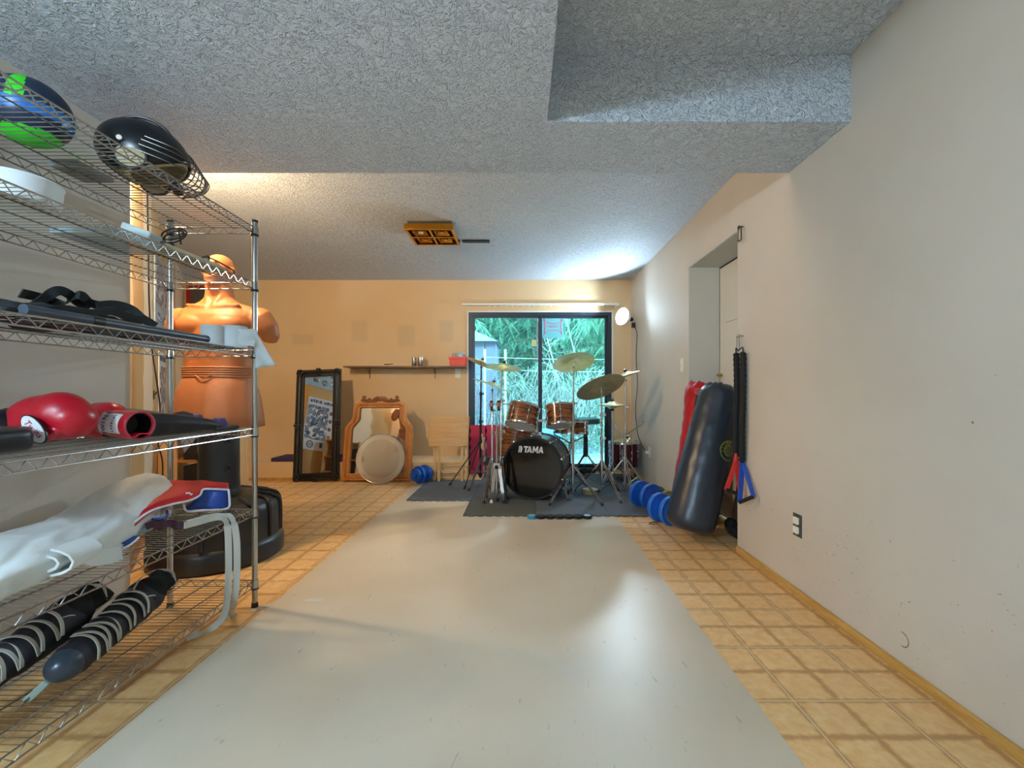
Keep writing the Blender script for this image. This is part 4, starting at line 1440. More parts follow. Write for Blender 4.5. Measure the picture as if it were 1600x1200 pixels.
obj('picture', MB().box((-4.31, YB - .014, 1.60), (-4.02, YB - .004, 2.38)), mat('grey_picture', '5E5A50', .35, var=.3), pf, smooth=False)

obj('foam_strip', MB().box((-2.98, 5.16, .2195), (-1.86, 5.50, .262)), mat('purple_foam', '35264F', .8, bump=.2), bevel=.004, loc=(-2.4, 5.3, .2195),
    label='long purple foam strip lying on the ledge behind the black mirror', cat='foam strip')

# ---------------------------------------------------------------- leaning mirrors
TL = .15


def lean(x_, h_, d_, x0_, y0_, rl, TL=TL):
    """point of a leaning board: x_ across, h_ up the board, d_ forward of its back"""
    c_, s_ = math.cos(rl), math.sin(rl)
    xx_, hh_ = x_ * c_ - h_ * s_, x_ * s_ + h_ * c_
    return V((x0_ + xx_, y0_ + hh_ * math.sin(TL) - d_ * math.cos(TL), hh_ * math.cos(TL) + d_ * math.sin(TL)))


M_bf = mat('black_ornate_frame', '171513', .35, var=.2, bump=.8, bs=55, bd=.006)
bx_, by_, rl = -2.408, 5.098, .040
LB = lambda x_, h_, d_=0: lean(x_, h_, d_, bx_, by_, rl)
W2, HH = .268, 1.33
bmr = root('floor_mirror', 'tall black ornate-framed mirror leaning against the back wall', 'mirror', V((bx_, by_, .011)))


def lb_box(mb, x0, x1, h0, h1, d0, d1):
    return mb.add([LB(x_, h_, d_) for d_ in (d0, d1) for h_ in (h0, h1) for x_ in (x0, x1)], [(0, 2, 3, 1), (4, 5, 7, 6), (0, 1, 5, 4), (2, 6, 7, 3), (0, 4, 6, 2), (1, 3, 7, 5)])


fm = MB()
h0 = .012
for (x0, x1, y0, y1) in ((-W2, -W2 + .085, h0, HH), (W2 - .085, W2, h0, HH), (-W2 + .085, W2 - .085, h0, h0 + .085), (-W2 + .085, W2 - .085, HH - .085, HH)):
    lb_box(fm, x0, x1, y0, y1, .004, .030)
fo = obj('frame', fm, M_bf, bmr, bevel=.006)
ml = MB()
ins = W2 - .045
for pts in ([(-ins, h0 + .04), (-ins, HH - .04), (ins, HH - .04), (ins, h0 + .04)],):
    ml.tube([LB(x_, y_, .030) for x_, y_ in pts], .020, 10, True)
ml.tube([LB(x_, y_, .030) for x_, y_ in [(-W2 + .083, h0 + .083), (-W2 + .083, HH - .083), (W2 - .083, HH - .083), (W2 - .083, h0 + .083)]], .008, 8, True)
obj('moulding', ml, M_bf, fo)
orn = MB()
for cx_, cy_ in ((-ins, h0 + .04), (ins, h0 + .04), (-ins, HH - .04), (ins, HH - .04), (-ins - .01, .66), (ins + .01, .66), (0, h0 + .03), (0, HH - .03)):
    for k in range(6):
        a_ = k * PI / 3
        orn.ell(LB(cx_ + .026 * math.cos(a_), cy_ + .034 * math.sin(a_), .042), (.017, .014, .017), 10)
    orn.ell(LB(cx_, cy_, .052), .014, 10)
for k in range(44):
    q = k / 44
    for s_ in (-1, 1):
        orn.ell(LB(s_ * (W2 - .006), .06 + q * (HH - .1), .022), (.009, .012, .014), 8)
obj('ornament', orn, M_bf, fo, kind='stuff')
obj('glass', lb_box(MB(), -W2 + .08, W2 - .08, h0 + .08, HH - .08, .008, .014), M_mirror, bmr, smooth=False)

# oak dresser mirror
M_oak = wood('oak', 'A9662A', 'C98A45', 'z', 3, .35)
M_crest = wood('dark_oak', '6E4426', '8C5A34', 'x', 5, .5)
ox, oy = -1.702, 5.098
LO = lambda x_, h_, d_=0: lean(x_, h_, d_, ox, oy, 0.0, .17)


def arch(half, bot, top, sh_w, y1, y2, r):
    pts = [(-half, bot), (half, bot), (half, y1)]
    w = sh_w
    for k in range(1, 9):                                   # S-curve of the shoulder
        q = k / 8
        pts.append((half + (w - half) * (q * q * (3 - 2 * q)), y1 + (y2 - y1) * q))
    for k in range(1, 8):
        a_ = PI / 2 * k / 8
        pts.append((w - r + r * math.cos(a_), top - r + r * math.sin(a_)))
    pts.append((w - r, top))
    L_ = [(-x_, y_) for x_, y_ in reversed(pts[2:])]
    return pts + L_


omr = root('dresser_mirror', 'oak-framed dresser mirror with a carved crest leaning on the back wall', 'mirror', (ox, oy, .008))
outer = arch(.406, .008, .935, .325, .60, .76, .09)
inner = arch(.325, .085, .872, .243, .60, .74, .025)
k_ = len(outer)
mb = MB()
V_ = [LO(x_, y_, .006) for x_, y_ in outer] + [LO(x_, y_, .040) for x_, y_ in outer] + [LO(x_, y_, .040) for x_, y_ in inner] + [LO(x_, y_, .006) for x_, y_ in inner]
fs = []
for i in range(k_):
    j = (i + 1) % k_
    for q in range(4):
        r_ = (q + 1) % 4
        fs.append((q * k_ + i, q * k_ + j, r_ * k_ + j, r_ * k_ + i))
mb.add(V_, fs)
of = obj('frame', mb, M_oak, omr, bevel=.008, angle=50)
mid = arch(.366, .046, .905, .285, .60, .75, .06)
obj('moulding', MB().tube([LO(x_, y_, .042) for x_, y_ in mid], .014, 8, True).tube([LO(x_, y_, .038) for x_, y_ in inner], .007, 8, True), M_oak, of)
obj('glass', MB().add([LO(x_, y_, d_) for d_ in (.010, .016) for x_, y_ in inner], [tuple(range(k_ - 1, -1, -1)), tuple(range(k_, 2 * k_))] + [(i, (i + 1) % k_, k_ + (i + 1) % k_, k_ + i) for i in range(k_)]), M_mirror, omr, smooth=False)
cr_ = MB()
for s_ in (-1, 1):
    cr_.tube(smooth_pts([LO(s_ * x_, y_, .035) for x_, y_ in ((.0, .985), (.05, .985), (.09, .955), (.14, .945), (.18, .962), (.21, .985), (.195, 1.0), (.178, .985))], 5), [.016] * 10 + [.013] * 26, 8)
    cr_.tube(smooth_pts([LO(s_ * x_, y_, .035) for x_, y_ in ((.03, .95), (.08, .935), (.14, .93), (.20, .94), (.235, .955))], 5), .010, 8)
    for x_, y_ in ((.03, .955), (.065, .965), (.11, .945), (.15, .955), (.205, .965), (.13, .97)):
        cr_.ell(LO(s_ * x_, y_, .040), (.020, .014, .012), 10)
cr_.ell(LO(0, .965, .045), (.030, .02, .026), 16)
obj('crest', cr_, M_crest, omr, remesh=.004, sm=2)

# clear drum head leaning on the oak mirror
hc = P(595, 716, 5.00)
hdm = root('spare_drumhead', 'large translucent drum head with a metal hoop leaning on the oak mirror', 'drum head', (hc.x, hc.y - .03, .01))
HMx = Matrix.Translation((hc.x, 4.985, .283)) @ Matrix.Rotation(PI / 2 - .20, 4, 'X')
R0 = .278
obj('hoop', MB().tube([HMx @ V((R0 * math.cos(q), R0 * math.sin(q), 0)) for q in [k * PI / 36 for k in range(72)]], .0055, 8, True), M_steel, hdm)
obj('film', MB().lathe([(0, .004), (.225, .004), (.228, .004)], 64, HMx), seethrough('drum_film', 'DAD2C4', .38, .25), hdm)
obj('film_ring', MB().lathe([(.222, .0055), (R0, .0052)], 64, HMx), seethrough('drum_film_ring', 'DED8CC', .55, .25), hdm)
obj('print', MB().box((-.203, -.030, .006), (-.190, .002, .0066), M=HMx).box((-.203, .008, .006), (-.190, .022, .0066), M=HMx), M_black, hdm, smooth=False)

# wall shelf with brackets and the things on it
M_board = wood('brown_board', '5E4322', '7A5A30', 'x', 3)
wsz = 1.372
ws = root('wall_shelf', 'long brown board shelf on brackets across the back wall', 'shelf', (-1.46, YB - .11, wsz))
obj('board', MB().box((-2.235, YB - .24, wsz - .018), (-.722, YB - .0005, wsz)), M_board, ws, smooth=False)
for X_ in (578, 680):
    x_ = P(X_, 580, YB).x
    obj('bracket', MB().box((x_ - .006, YB - .20, wsz - .021), (x_ + .006, YB - .0005, wsz - .018)).box((x_ - .006, YB - .005, wsz - .15), (x_ + .006, YB - .0005, wsz - .018)).bar((x_, YB - .12, wsz - .02), (x_, YB - .005, wsz - .09), .006, .004), M_brassd, ws, smooth=False)
for i, (X_, r_, h_, lab) in enumerate(((648, .028, .115, 'left of the two metal cans on the wall shelf'), (655, .031, .125, 'right of the two metal cans on the wall shelf'))):
    x_ = P(X_, 560, 5.54).x + (-.008 if i == 0 else .018)
    cn = root('can', 'small silver can, ' + lab, 'can', (x_, 5.54, wsz), group='metal cans on the wall shelf')
    obj('can_body', MB().lathe([(0, .0005), (r_ * .85, .0005), (r_, .008), (r_, h_ - .012), (r_ * .88, h_), (r_ * .8, h_ - .004), (0, h_ - .004)], 28, Matrix.Translation((x_, 5.54, wsz))), mat('can_silver' if i else 'can_dull', 'C9C9CC' if i else 'A8A29C', .25, .9), cn)
    obj('tab', MB().box((x_ - .008, 5.53, wsz + h_ - .004), (x_ + .008, 5.55, wsz + h_ - .001)), M_steel, cn, smooth=False)
M_rp = mat('red_plastic', 'E23A22', .4)
rx0, rx1 = P(703, 560, 5.50).x, P(728, 560, 5.50).x
bkt = root('plastic_basket', 'red plastic basket at the window end of the wall shelf', 'basket', ((rx0 + rx1) / 2, 5.52, wsz))
bz = wsz + .115
rbk = MB()
rbk.box((rx0 + .01, 5.45, wsz + .0005), (rx1 - .01, 5.60, wsz + .008))
rbk.box((rx0 + .006, 5.444, wsz + .004), (rx1 - .006, 5.450, bz - .03)).box((rx0 + .006, 5.60, wsz + .004), (rx1 - .006, 5.606, bz - .03))
rbk.box((rx0 + .002, 5.444, wsz + .004), (rx0 + .008, 5.606, bz - .03)).box((rx1 - .008, 5.444, wsz + .004), (rx1 - .002, 5.606, bz - .03))
obj('body', rbk, M_rp, bkt, smooth=False)
obj('rim', MB().box((rx0 - .005, 5.436, bz - .032), (rx1 + .005, 5.446, bz)).box((rx0 - .005, 5.604, bz - .032), (rx1 + .005, 5.614, bz)).box((rx0 - .005, 5.446, bz - .032), (rx0 + .005, 5.604, bz)).box((rx1 - .005, 5.446, bz - .032), (rx1 + .005, 5.604, bz)), M_rp, bkt, bevel=.002)
obj('slat', MB().box((rx0 + .05, 5.440, wsz + .02), (rx0 + .056, 5.4445, bz - .04)).box((rx1 - .056, 5.440, wsz + .02), (rx1 - .05, 5.4445, bz - .04)), M_rp, bkt, smooth=False)
obj('rag', MB().ell((rx0 + .09, 5.52, bz + .022), (.075, .06, .030)).ell((rx0 + .14, 5.53, bz + .042), (.055, .05, .022)).ell((rx0 + .10, 5.52, bz - .01), (.08, .06, .03)), mat('grey_rag', 'A9B2B6', .7, var=.3, vs_=30), loc=(rx0 + .1, 5.52, bz - .02), remesh=.006, sm=2, disp=.02,
    label='crumpled grey and white cloth heaped in the red basket', cat='cloth')
obj('pliers', MB().bar(P(600, 569.5, 5.50) * 1, P(614, 569, 5.52) * 1, .018, .008).bar(P(602, 570, 5.48), P(613, 569, 5.50), .014, .008), M_rubber, loc=V((-1.68, 5.5, wsz)), smooth=False, label='small dark tool lying on the left half of the wall shelf', cat='tool')

# folding tray table leaning against the back wall
M_tray = wood('tray_wood', 'D9B07A', 'C99C62', 'x', 2, .45)
M_leg = wood('tray_leg_wood', 'DDB982', 'CDA468', 'z', 2, .5)
ft = root('folding_table', 'folded wooden tray table leaning by the window', 'table', (-.85, 5.04, 0))
FT = lambda X_, h_, d_=0: V(((X_ - CX) * 5.03 / F, 5.085 + h_ * .05 - d_, h_))
tb = MB().hull([FT(x_, h_, d_) for (x_, h_) in ((672, .752), (733, .762), (731, .421), (669.5, .414)) for d_ in (.055, .073)])
obj('top', tb, M_tray, ft, bevel=.004)
for i, (x0, x1, d_) in enumerate(((679, 677.5, .0), (684.5, 685.5, .03), (721, 721.5, .03), (726.5, 728, .0))):
    obj('leg', MB().hull([FT(x_ + e, h_, d_ + f_) for (x_, h_) in ((x0, .60), (x1, .0015)) for e in (-2.2, 2.2) for f_ in (0, .018)]), M_leg, ft, bevel=.002)
obj('stretcher', MB().hull([FT(x_, h_, d_) for x_ in (684, 724) for h_ in (.216, .235) for d_ in (.034, .046)]), M_leg, ft, bevel=.002)
obj('stretcher', MB().hull([FT(x_, h_, d_) for x_ in (681, 727) for h_ in (.098, .128) for d_ in (.0, .016)]), M_leg, ft, bevel=.002)
# ---------------------------------------------------------------- foam floor mats
M_mat = mat('foam_mat_grey', '565E68', .85, var=.1, bump=.6, bs=260, bd=.0015)
M_matg = mat('foam_mat_greenish', '50554F', .85, var=.1, bump=.6, bs=260, bd=.0015)
M_green = mat('foam_edge_green', '2C5A3A', .85)
M_redf = mat('foam_edge_red', '5A2B2C', .85)
MT = .0125


def matpoly(x0, x1, y0, y1, teeth):
    """outline with puzzle teeth on the sides named in teeth (s, w, e)"""
    pts = []

    def edge(p, q, on, out):
        p, q, out = V(p), V(q), V(out)
        n = 16
        for k in range(n):
            a_, b_ = p.lerp(q, k / n), p.lerp(q, (k + 1) / n)
            if on and k % 2:
                d_ = b_ - a_
                pts.extend([a_, a_ + out * .014 - d_ * .12, b_ + out * .014 + d_ * .12, b_ - d_ * .001])
            else:
                pts.append(a_)
    edge((x0, y0), (x1, y0), 's' in teeth, (0, -1))
    edge((x1, y0), (x1, y1), 'e' in teeth, (1, 0))
    edge((x1, y1), (x0, y1), False, (0, 1))
    edge((x0, y1), (x0, y0), 'w' in teeth, (-1, 0))
    return [(p.x, p.y) for p in pts]


g_ = .0012
cells = [(-.485, 3.66, 'sw', 'green-edged dark foam mat at the near left corner under the drum kit', M_matg, M_green),
         (.125, 3.66, 's', 'dark foam mat in the front row behind the line of pucks', M_mat, M_mat),
         (.735, 3.66, 's', 'red-edged dark foam mat at the near right by the blue dumbbells', M_mat, M_redf),
         (-.485, 4.27, '', 'dark foam mat under the back of the bass drum, second row left', M_mat, M_mat),
         (.125, 4.27, '', 'dark foam mat in the middle of the second row under the cymbal stands', M_mat, M_mat),
         (.735, 4.27, '', 'dark foam mat in the second row by the right wall', M_mat, M_mat),
         (-.485, 4.88, '', 'dark foam mat in the last row in front of the pink mats', M_mat, M_mat),
         (.125, 4.88, '', 'dark foam mat in the last row under the drum stool', M_mat, M_mat),
         (.735, 4.88, '', 'dark foam mat in the last row in the corner by the maroon drum', M_mat, M_mat)]
for (x_, y_, te, lab, ma, me_) in cells:
    m = root('foam_mat', lab, 'mat', (x_ + .3, y_ + .3, .002), group='interlocking foam mats under the drums')
    obj('foam', MB().prism(matpoly(x_ + g_, x_ + .61 - g_, y_ + g_, y_ + .61 - g_, te), .005, .002 + MT), ma, m, smooth=False)
    obj('backing', MB().prism([(p_[0], p_[1]) for p_ in matpoly(x_ + g_, x_ + .61 - g_, y_ + g_, y_ + .61 - g_, te)], .0022, .005), me_, m, smooth=False)
for (y0_, y1_, te, lab) in ((4.175, 4.785, 'sw', 'dark foam mat projecting on the left in front of the folded table'), (4.785, 5.12, 'w', 'cut dark foam mat against the ledge under the folded table')):
    m = root('foam_mat', lab, 'mat', (-.79, y0_ + .1, .002), group='interlocking foam mats under the drums')
    obj('foam', MB().prism(matpoly(-1.095, -.485 - g_, y0_ + g_, y1_ - g_, te), .0022, .002 + MT), M_mat, m, smooth=False)
ZM = .002 + MT

M_pink = mat('foam_pink', 'C8365C', .75, var=.08, bump=.5, bs=200)
for i, (x0, x1, lab) in enumerate(((-.655, -.475, 'left of the two pink foam mats standing against the window'), (-.455, -.262, 'right of the two pink foam mats standing against the window'))):
    pm = root('foam_mat_upright', lab, 'mat', ((x0 + x1) / 2, 5.56, ZM), group='pink foam mats standing against the window')
    poly = []
    for k in range(12):
        z_ = k * .051
        poly += [(x0 - (.014 if k % 2 else 0), z_), (x0 - (.014 if k % 2 else 0), z_ + .051)]
    poly += [(x1, .612), (x1, 0)]
    MM = Matrix.Translation((0, 5.50 + .04 * i, ZM + .001)) @ Matrix.Rotation(PI / 2 - .10, 4, 'X')
    obj('foam', MB().prism(poly, -.012, .0, MM), M_pink, pm, smooth=False)
    obj('dark_edge', MB().prism([(x0 - .024, .0), (x0 - .001, 0), (x0 - .001, .60), (x0 - .024, .60)], -.020, -.013, MM), M_rubber, pm, smooth=False)

# ---------------------------------------------------------------- drum kit
t = NT('zebra_wood')
p_ = t.pos(False)
v_ = t.scale(p_, 2.0, 2.0, 26)
n1 = t.noise(v_, 2.0, 4, .6, 1.2)
n2 = t.noise(t.scale(p_, 6, 6, 90), 2.0, 3, .6, .5)
c_ = t.mix(t.smooth(n1, .38, .62), '38190C', '8E5128')
c_ = t.mix(t.math('MULTIPLY', t.smooth(n2, .5, .7), .5), c_, 'B07A46')
t.base(c_, .16)
t.b.inputs['Coat Weight'].default_value = .5
M_zebra = t.m
M_greyshell = mat('grey_shell', '6E6967', .25, var=.2)
M_head = mat('drum_head_white', 'D9D9D2', .5, var=.04)
t = NT('drum_head_black')
t.base('0D0D0E', .13)
t.b.inputs['Coat Weight'].default_value = .3
M_bhead = t.m
M_maroon = mat('maroon_shell', '4A101C', .2)
t = NT('cymbal_bronze')
p_ = t.pos(False)
x_, y_, z_ = t.xyz(p_)
r_ = t.math('SQRT', t.math('ADD', t.math('MULTIPLY', x_, x_), t.math('MULTIPLY', y_, y_)))
rg = t.math('SINE', t.math('MULTIPLY', r_, 900))
t.base(t.mix(t.smooth(t.noise(p_, 14, 3), .3, .7), 'E6DCB0', 'D6CA98'), .38, .82)
t.bump(rg, .06, .001)
M_cym = t.m
M_wingnut = M_black


def lugs(mb, M, r, z0, z1, n, ph=0):
    for k in range(n):
        a_ = 2 * PI * k / n + ph
        c_, s_ = math.cos(a_), math.sin(a_)
        for zc in ((z0 + z1) / 2 - .035, (z0 + z1) / 2 + .035) if z1 - z0 > .17 else ((z0 + z1) / 2,):
            mb.ell(M @ V(((r + .006) * c_, (r + .006) * s_, zc)), (.010, .010, .020), 10, M.to_3x3().to_4x4())
        mb.tube([M @ V(((r + .014) * c_, (r + .014) * s_, z0)), M @ V(((r + .014) * c_, (r + .014) * s_, z1))], .003, 6)


def drum(name, lab, cat, M, r, h, shell, nl=6, bottom=M_head, base_loc=None, group=None):
    """local z is the drum's axis, the middle of the shell at 0"""
    d = root(name, lab, cat, base_loc if base_loc is not None else M.translation, group=group)
    z0, z1 = -h / 2, h / 2
    # a shell whose own axis is local z, so its grain runs round it
    sh = MB().lathe([(r - .008, z0 + .006), (r, z0 + .006), (r, z1 - .006), (r - .008, z1 - .006), (r - .008, z0 + .006)], 56)
    o = obj('shell', sh, shell, d, local=True)
    o.matrix_local = WM[d.name].inverted() @ M
    obj('batter_head', MB().lathe([(0, z1 + .001), (r - .002, z1 + .001), (r + .001, z1 - .006)], 56, M), M_head, d)
    obj('resonant_head', MB().lathe([(0, z0 - .001), (r - .002, z0 - .001), (r + .001, z0 + .006)], 56, M), bottom, d)
    for zc, s_ in ((z1 - .004, 1), (z0 + .004, -1)):
        obj('hoop', MB().lathe([(r + .004, zc - .012 * s_), (r + .010, zc - .011 * s_), (r + .010, zc - .006 * s_), (r + .007, zc), (r + .009, zc + .010 * s_), (r + .005, zc + .012 * s_), (r + .003, zc + .008 * s_), (r + .004, zc - .012 * s_)], 56, M), M_chrome, d)
    lm = MB()
    lugs(lm, M, r, z0 - .004, z1 + .004, nl, .35)
    obj('lug', lm, M_chrome, d, kind='stuff')
    return d


# bass drum
f0 = P(831, 735.5, 4.15)
bax = V((.292, .956, 0)).normalized()
BR, BD = .292, .42
BM = axisM(f0 + bax * .02, bax)
# local z = bax; make local x horizontal
xz = bax.cross(V((0, 0, 1))).normalized()
yz = bax.cross(xz)
BM = Matrix(((xz.x, yz.x, bax.x, 0), (xz.y, yz.y, bax.y, 0), (xz.z, yz.z, bax.z, 0), (0, 0, 0, 1)))
BM.translation = V((f0.x, f0.y, ZM + .303))
bd_ = root('bass_drum', 'big bass drum with a glossy black front head at the centre of the drum kit', 'drum', (f0.x + .08, f0.y + .2, ZM))
obj('shell', MB().lathe([(BR, .02), (BR, BD - .02), (BR - .01, BD - .02), (BR - .01, .02), (BR, .02)], 72, BM), M_greyshell, bd_)
obj('front_head', MB().lathe([(0, .004), (BR - .012, .004), (BR - .006, .010)], 72, BM), M_bhead, bd_)
obj('rear_head', MB().lathe([(0, BD - .004), (BR, BD - .006)], 72, BM), M_head, bd_)
for zc, nm in ((.0, M_rubber), (BD - .035, M_black)):
    obj('hoop', MB().lathe([(BR - .010, zc), (BR + .008, zc), (BR + .010, zc + .003), (BR + .010, zc + .032), (BR + .002, zc + .035), (BR - .010, zc + .035), (BR - .010, zc)], 72, BM), nm, bd_)
lm = MB()
for k in range(10):
    a_ = 2 * PI * k / 10 + .3
    for z0_, z1_, s_ in ((.02, .13, 1), (BD - .13, BD - .02, -1)):
        e_ = lambda rr, zz: BM @ V((rr * math.cos(a_), rr * math.sin(a_), zz))
        lm.tube([e_(BR + .016, z0_), e_(BR + .016, z1_)], .0035, 6)
        lm.ell(e_(BR + .008, (z1_ if s_ > 0 else z0_)), (.010, .010, .010), 10)
        zz = .012 if s_ > 0 else BD - .012
        lm.ell(e_(BR + .014, zz), (.012, .010, .012), 8)
obj('lug', lm, M_chrome, bd_, kind='stuff')
for s_ in (-1, 1):
    top_ = BM @ V((s_ * BR * .86, BR * .5, .16))
    tp2 = V((top_.x, top_.y, 0))
    c0_ = BM.translation + bax * .14
    side = V((bax.y, -bax.x, 0)) * s_
    p0_ = c0_ + side * (BR * .93) + V((0, 0, -.10))
    p1_ = c0_ + side * (BR * 1.12) - bax * .05 + V((0, 0, 0))
    p1_.z = ZM + .003
    obj('spur', MB().tube([p0_, p1_], .006, 8).cyl(p1_ + V((0, 0, .022)), p1_, .011, .009), M_chrome, bd_)
TFr = frame(BM.translation - bax * .0005 + V((0, 0, .186)) + V((bax.y, -bax.x, 0)) * -.003 * 0, V((bax.y, -bax.x, 0)), (0, 0, 1))
if (TFr.to_3x3() @ V((0, 0, 1))).y > 0:
    TFr = frame(BM.translation + V((0, 0, .186)), -V((bax.y, -bax.x, 0)), (0, 0, 1))
TFr.translation = BM.translation + V((0, 0, .180)) + (TFr.to_3x3() @ V((0, 0, 1))) * -.0022 + bax * .0
M_logo = mat('logo_silver', 'C4C4C8', .45)
lg = obj('logo_mark', MB().prism([(-.136, -.031), (-.126, -.031), (-.116, .031), (-.126, .031)], 0, .001, TFr).prism([(-.119, -.031), (-.104, -.031), (-.093, .006), (-.100, .031), (-.112, .031)], 0, .001, TFr), M_logo, bd_, smooth=False)
LH = .062


def stroke(mb, ox_, quads):
    for q in quads:
        mb.prism([(ox_ + x_ * LH + .12 * y_ * LH, (y_ - .5) * LH) for x_, y_ in q], 0, .0012, TFr)


tl = MB()
T_ = [[(0, .76), (.72, .76), (.72, 1), (0, 1)], [(.24, 0), (.48, 0), (.48, .76), (.24, .76)]]
A_ = [[(0, 0), (.24, 0), (.50, 1), (.32, 1)], [(.58, 0), (.82, 0), (.52, 1), (.34, 1)], [(.2, .18), (.62, .18), (.56, .38), (.26, .38)]]
M_l = [[(0, 0), (.20, 0), (.20, 1), (0, 1)], [(.66, 0), (.86, 0), (.86, 1), (.66, 1)], [(.02, 1), (.24, 1), (.53, .30), (.36, .16)], [(.62, 1), (.84, 1), (.50, .16), (.34, .30)]]
for ox_, L3 in ((-.086, T_), (-.052, A_), (.004, M_l), (.060, A_)):
    stroke(tl, ox_, L3)
obj('logo_lettering', tl, M_logo, lg, smooth=False)
# tom mount on the bass drum
tmz = BM.translation.z + BR
mc = BM.translation + bax * .17
obj('tom_mount', MB().hull(rbox((mc.x, mc.y, tmz + .006), (.10, .10, .03)) + rbox((mc.x, mc.y, tmz + .03), (.05, .05, .02))).cyl((mc.x, mc.y, tmz), (mc.x, mc.y, tmz + .17), .019)
    .ell((mc.x, mc.y, tmz + .13), (.03, .03, .022), 14).bar((mc.x - .075, mc.y, tmz + .155), (mc.x + .085, mc.y, tmz + .155), .022, .022)
    .tube([(mc.x - .07, mc.y, tmz + .155), (mc.x - .105, mc.y + .02, tmz + .20)], .008, 8).tube([(mc.x + .08, mc.y, tmz + .155), (mc.x + .12, mc.y + .02, tmz + .21)], .008, 8), M_chrome, bd_)


def tilt(c, roll, back):
    z_ = V((math.sin(roll), math.sin(back), math.cos(back) * math.cos(roll)))
    return axisM(c, z_)


c1 = P(816.5, 650.5, 4.33)
drum('tom_drum', 'left of the two striped wooden tom drums above the bass drum', 'drum', tilt(c1, .20, .34), .148, .205, M_zebra, 6, group='striped wooden tom drums')
c2 = P(875, 650, 4.33)
drum('tom_drum', 'right of the two striped wooden tom drums above the bass drum', 'drum', tilt(c2, -.04, .30), .140, .200, M_zebra, 6, group='striped wooden tom drums')
c3 = P(806, 690, 4.78)
ftd = drum('floor_tom', 'large striped wooden floor tom on legs behind the left of the bass drum', 'drum', tilt(V((c3.x, c3.y, .485)), .10, .05), .200, .36, M_zebra, 8, base_loc=(c3.x, c3.y, ZM))
for q in (.6, 2.7, 4.75):
    x_, y_ = c3.x + .216 * math.cos(q), c3.y + .216 * math.sin(q)
    obj('leg', MB().tube([(x_, y_, .62), (x_, y_, .18), (x_ + .03 * math.cos(q), y_ + .03 * math.sin(q), .10), (x_ + .03 * math.cos(q), y_ + .03 * math.sin(q), ZM + .03)], .0055, 8).box((x_ - .012, y_ - .012, .42), (x_ + .012, y_ + .012, .48)), M_chrome, ftd)
    obj('rubber_foot', MB().cyl((x_ + .03 * math.cos(q), y_ + .03 * math.sin(q), ZM + .034), (x_ + .03 * math.cos(q), y_ + .03 * math.sin(q), ZM + .001), .012, .014), M_rubber, ftd)
c4 = P(892, 667, 4.62)
drum('snare_drum', 'shallow striped wooden snare drum under the right tom', 'drum', tilt(c4, .02, .06), .170, .125, M_zebra, 8)


def tripod(parent, base, apex_h, spread, foot_z, angs, tube_r=.0065, material=None, foot=.013, lower=.10, double=True):
    """three double-braced legs: each one a mesh of its own"""
    material = material or M_chrome
    for q in angs:
        d_ = V((math.cos(q), math.sin(q), 0))
        p0 = V(base) + V((0, 0, apex_h)) + d_ * .022
        p1 = V(base) + d_ * spread + V((0, 0, foot_z + .018))
        s_ = V((-d_.y, d_.x, 0)) * .009
        m_ = MB()
        if double:
            m_.bar(p0 + s_, p1 + s_, .005, .012).bar(p0 - s_, p1 - s_, .005, .012)
        else:
            m_.tube([p0, p1], tube_r, 8)
        mid_ = p0.lerp(p1, .55)
        m_.bar(V(base) + V((0, 0, max(foot_z + .05, lower))) + d_ * .016, mid_, .012, .004)
        lg_ = obj('leg', m_, material, parent)
        obj('rubber_foot', MB().tube([p1 + d_ * -.015 + V((0, 0, .010)), p1 + d_ * .012 + V((0, 0, -.016))], [foot * .8, foot], 10), M_rubber, lg_)


def cymbal(name, lab, c, nrm, r, group='cymbals around the drum kit'):
    M_ = axisM(c, nrm)
    prof = [(.006, .030), (.02, .030), (.040, .024), (.055, .012), (.062, .008), (r * .6, .004), (r, -.010), (r, -.0118), (r * .6, .0022), (.062, .0062), (.04, .020), (.006, .027)]
    o_ = root(name, lab, 'cymbal', c, group=group)
    k = obj('plate', MB().lathe(prof, 72), M_cym, o_, local=True)
    k.matrix_local = WM[o_.name].inverted() @ M_
    obj('felt', MB().lathe([(0, .052), (.013, .052), (.016, .046), (.016, .032), (0, .032)], 16, M_), M_rubber, o_)
    obj('wing_nut', MB().lathe([(0, .066), (.007, .066), (.008, .052), (0, .052)], 12, M_).box((-.018, -.003, .054), (.018, .003, .066), M=M_), M_chrome, o_)
    return o_


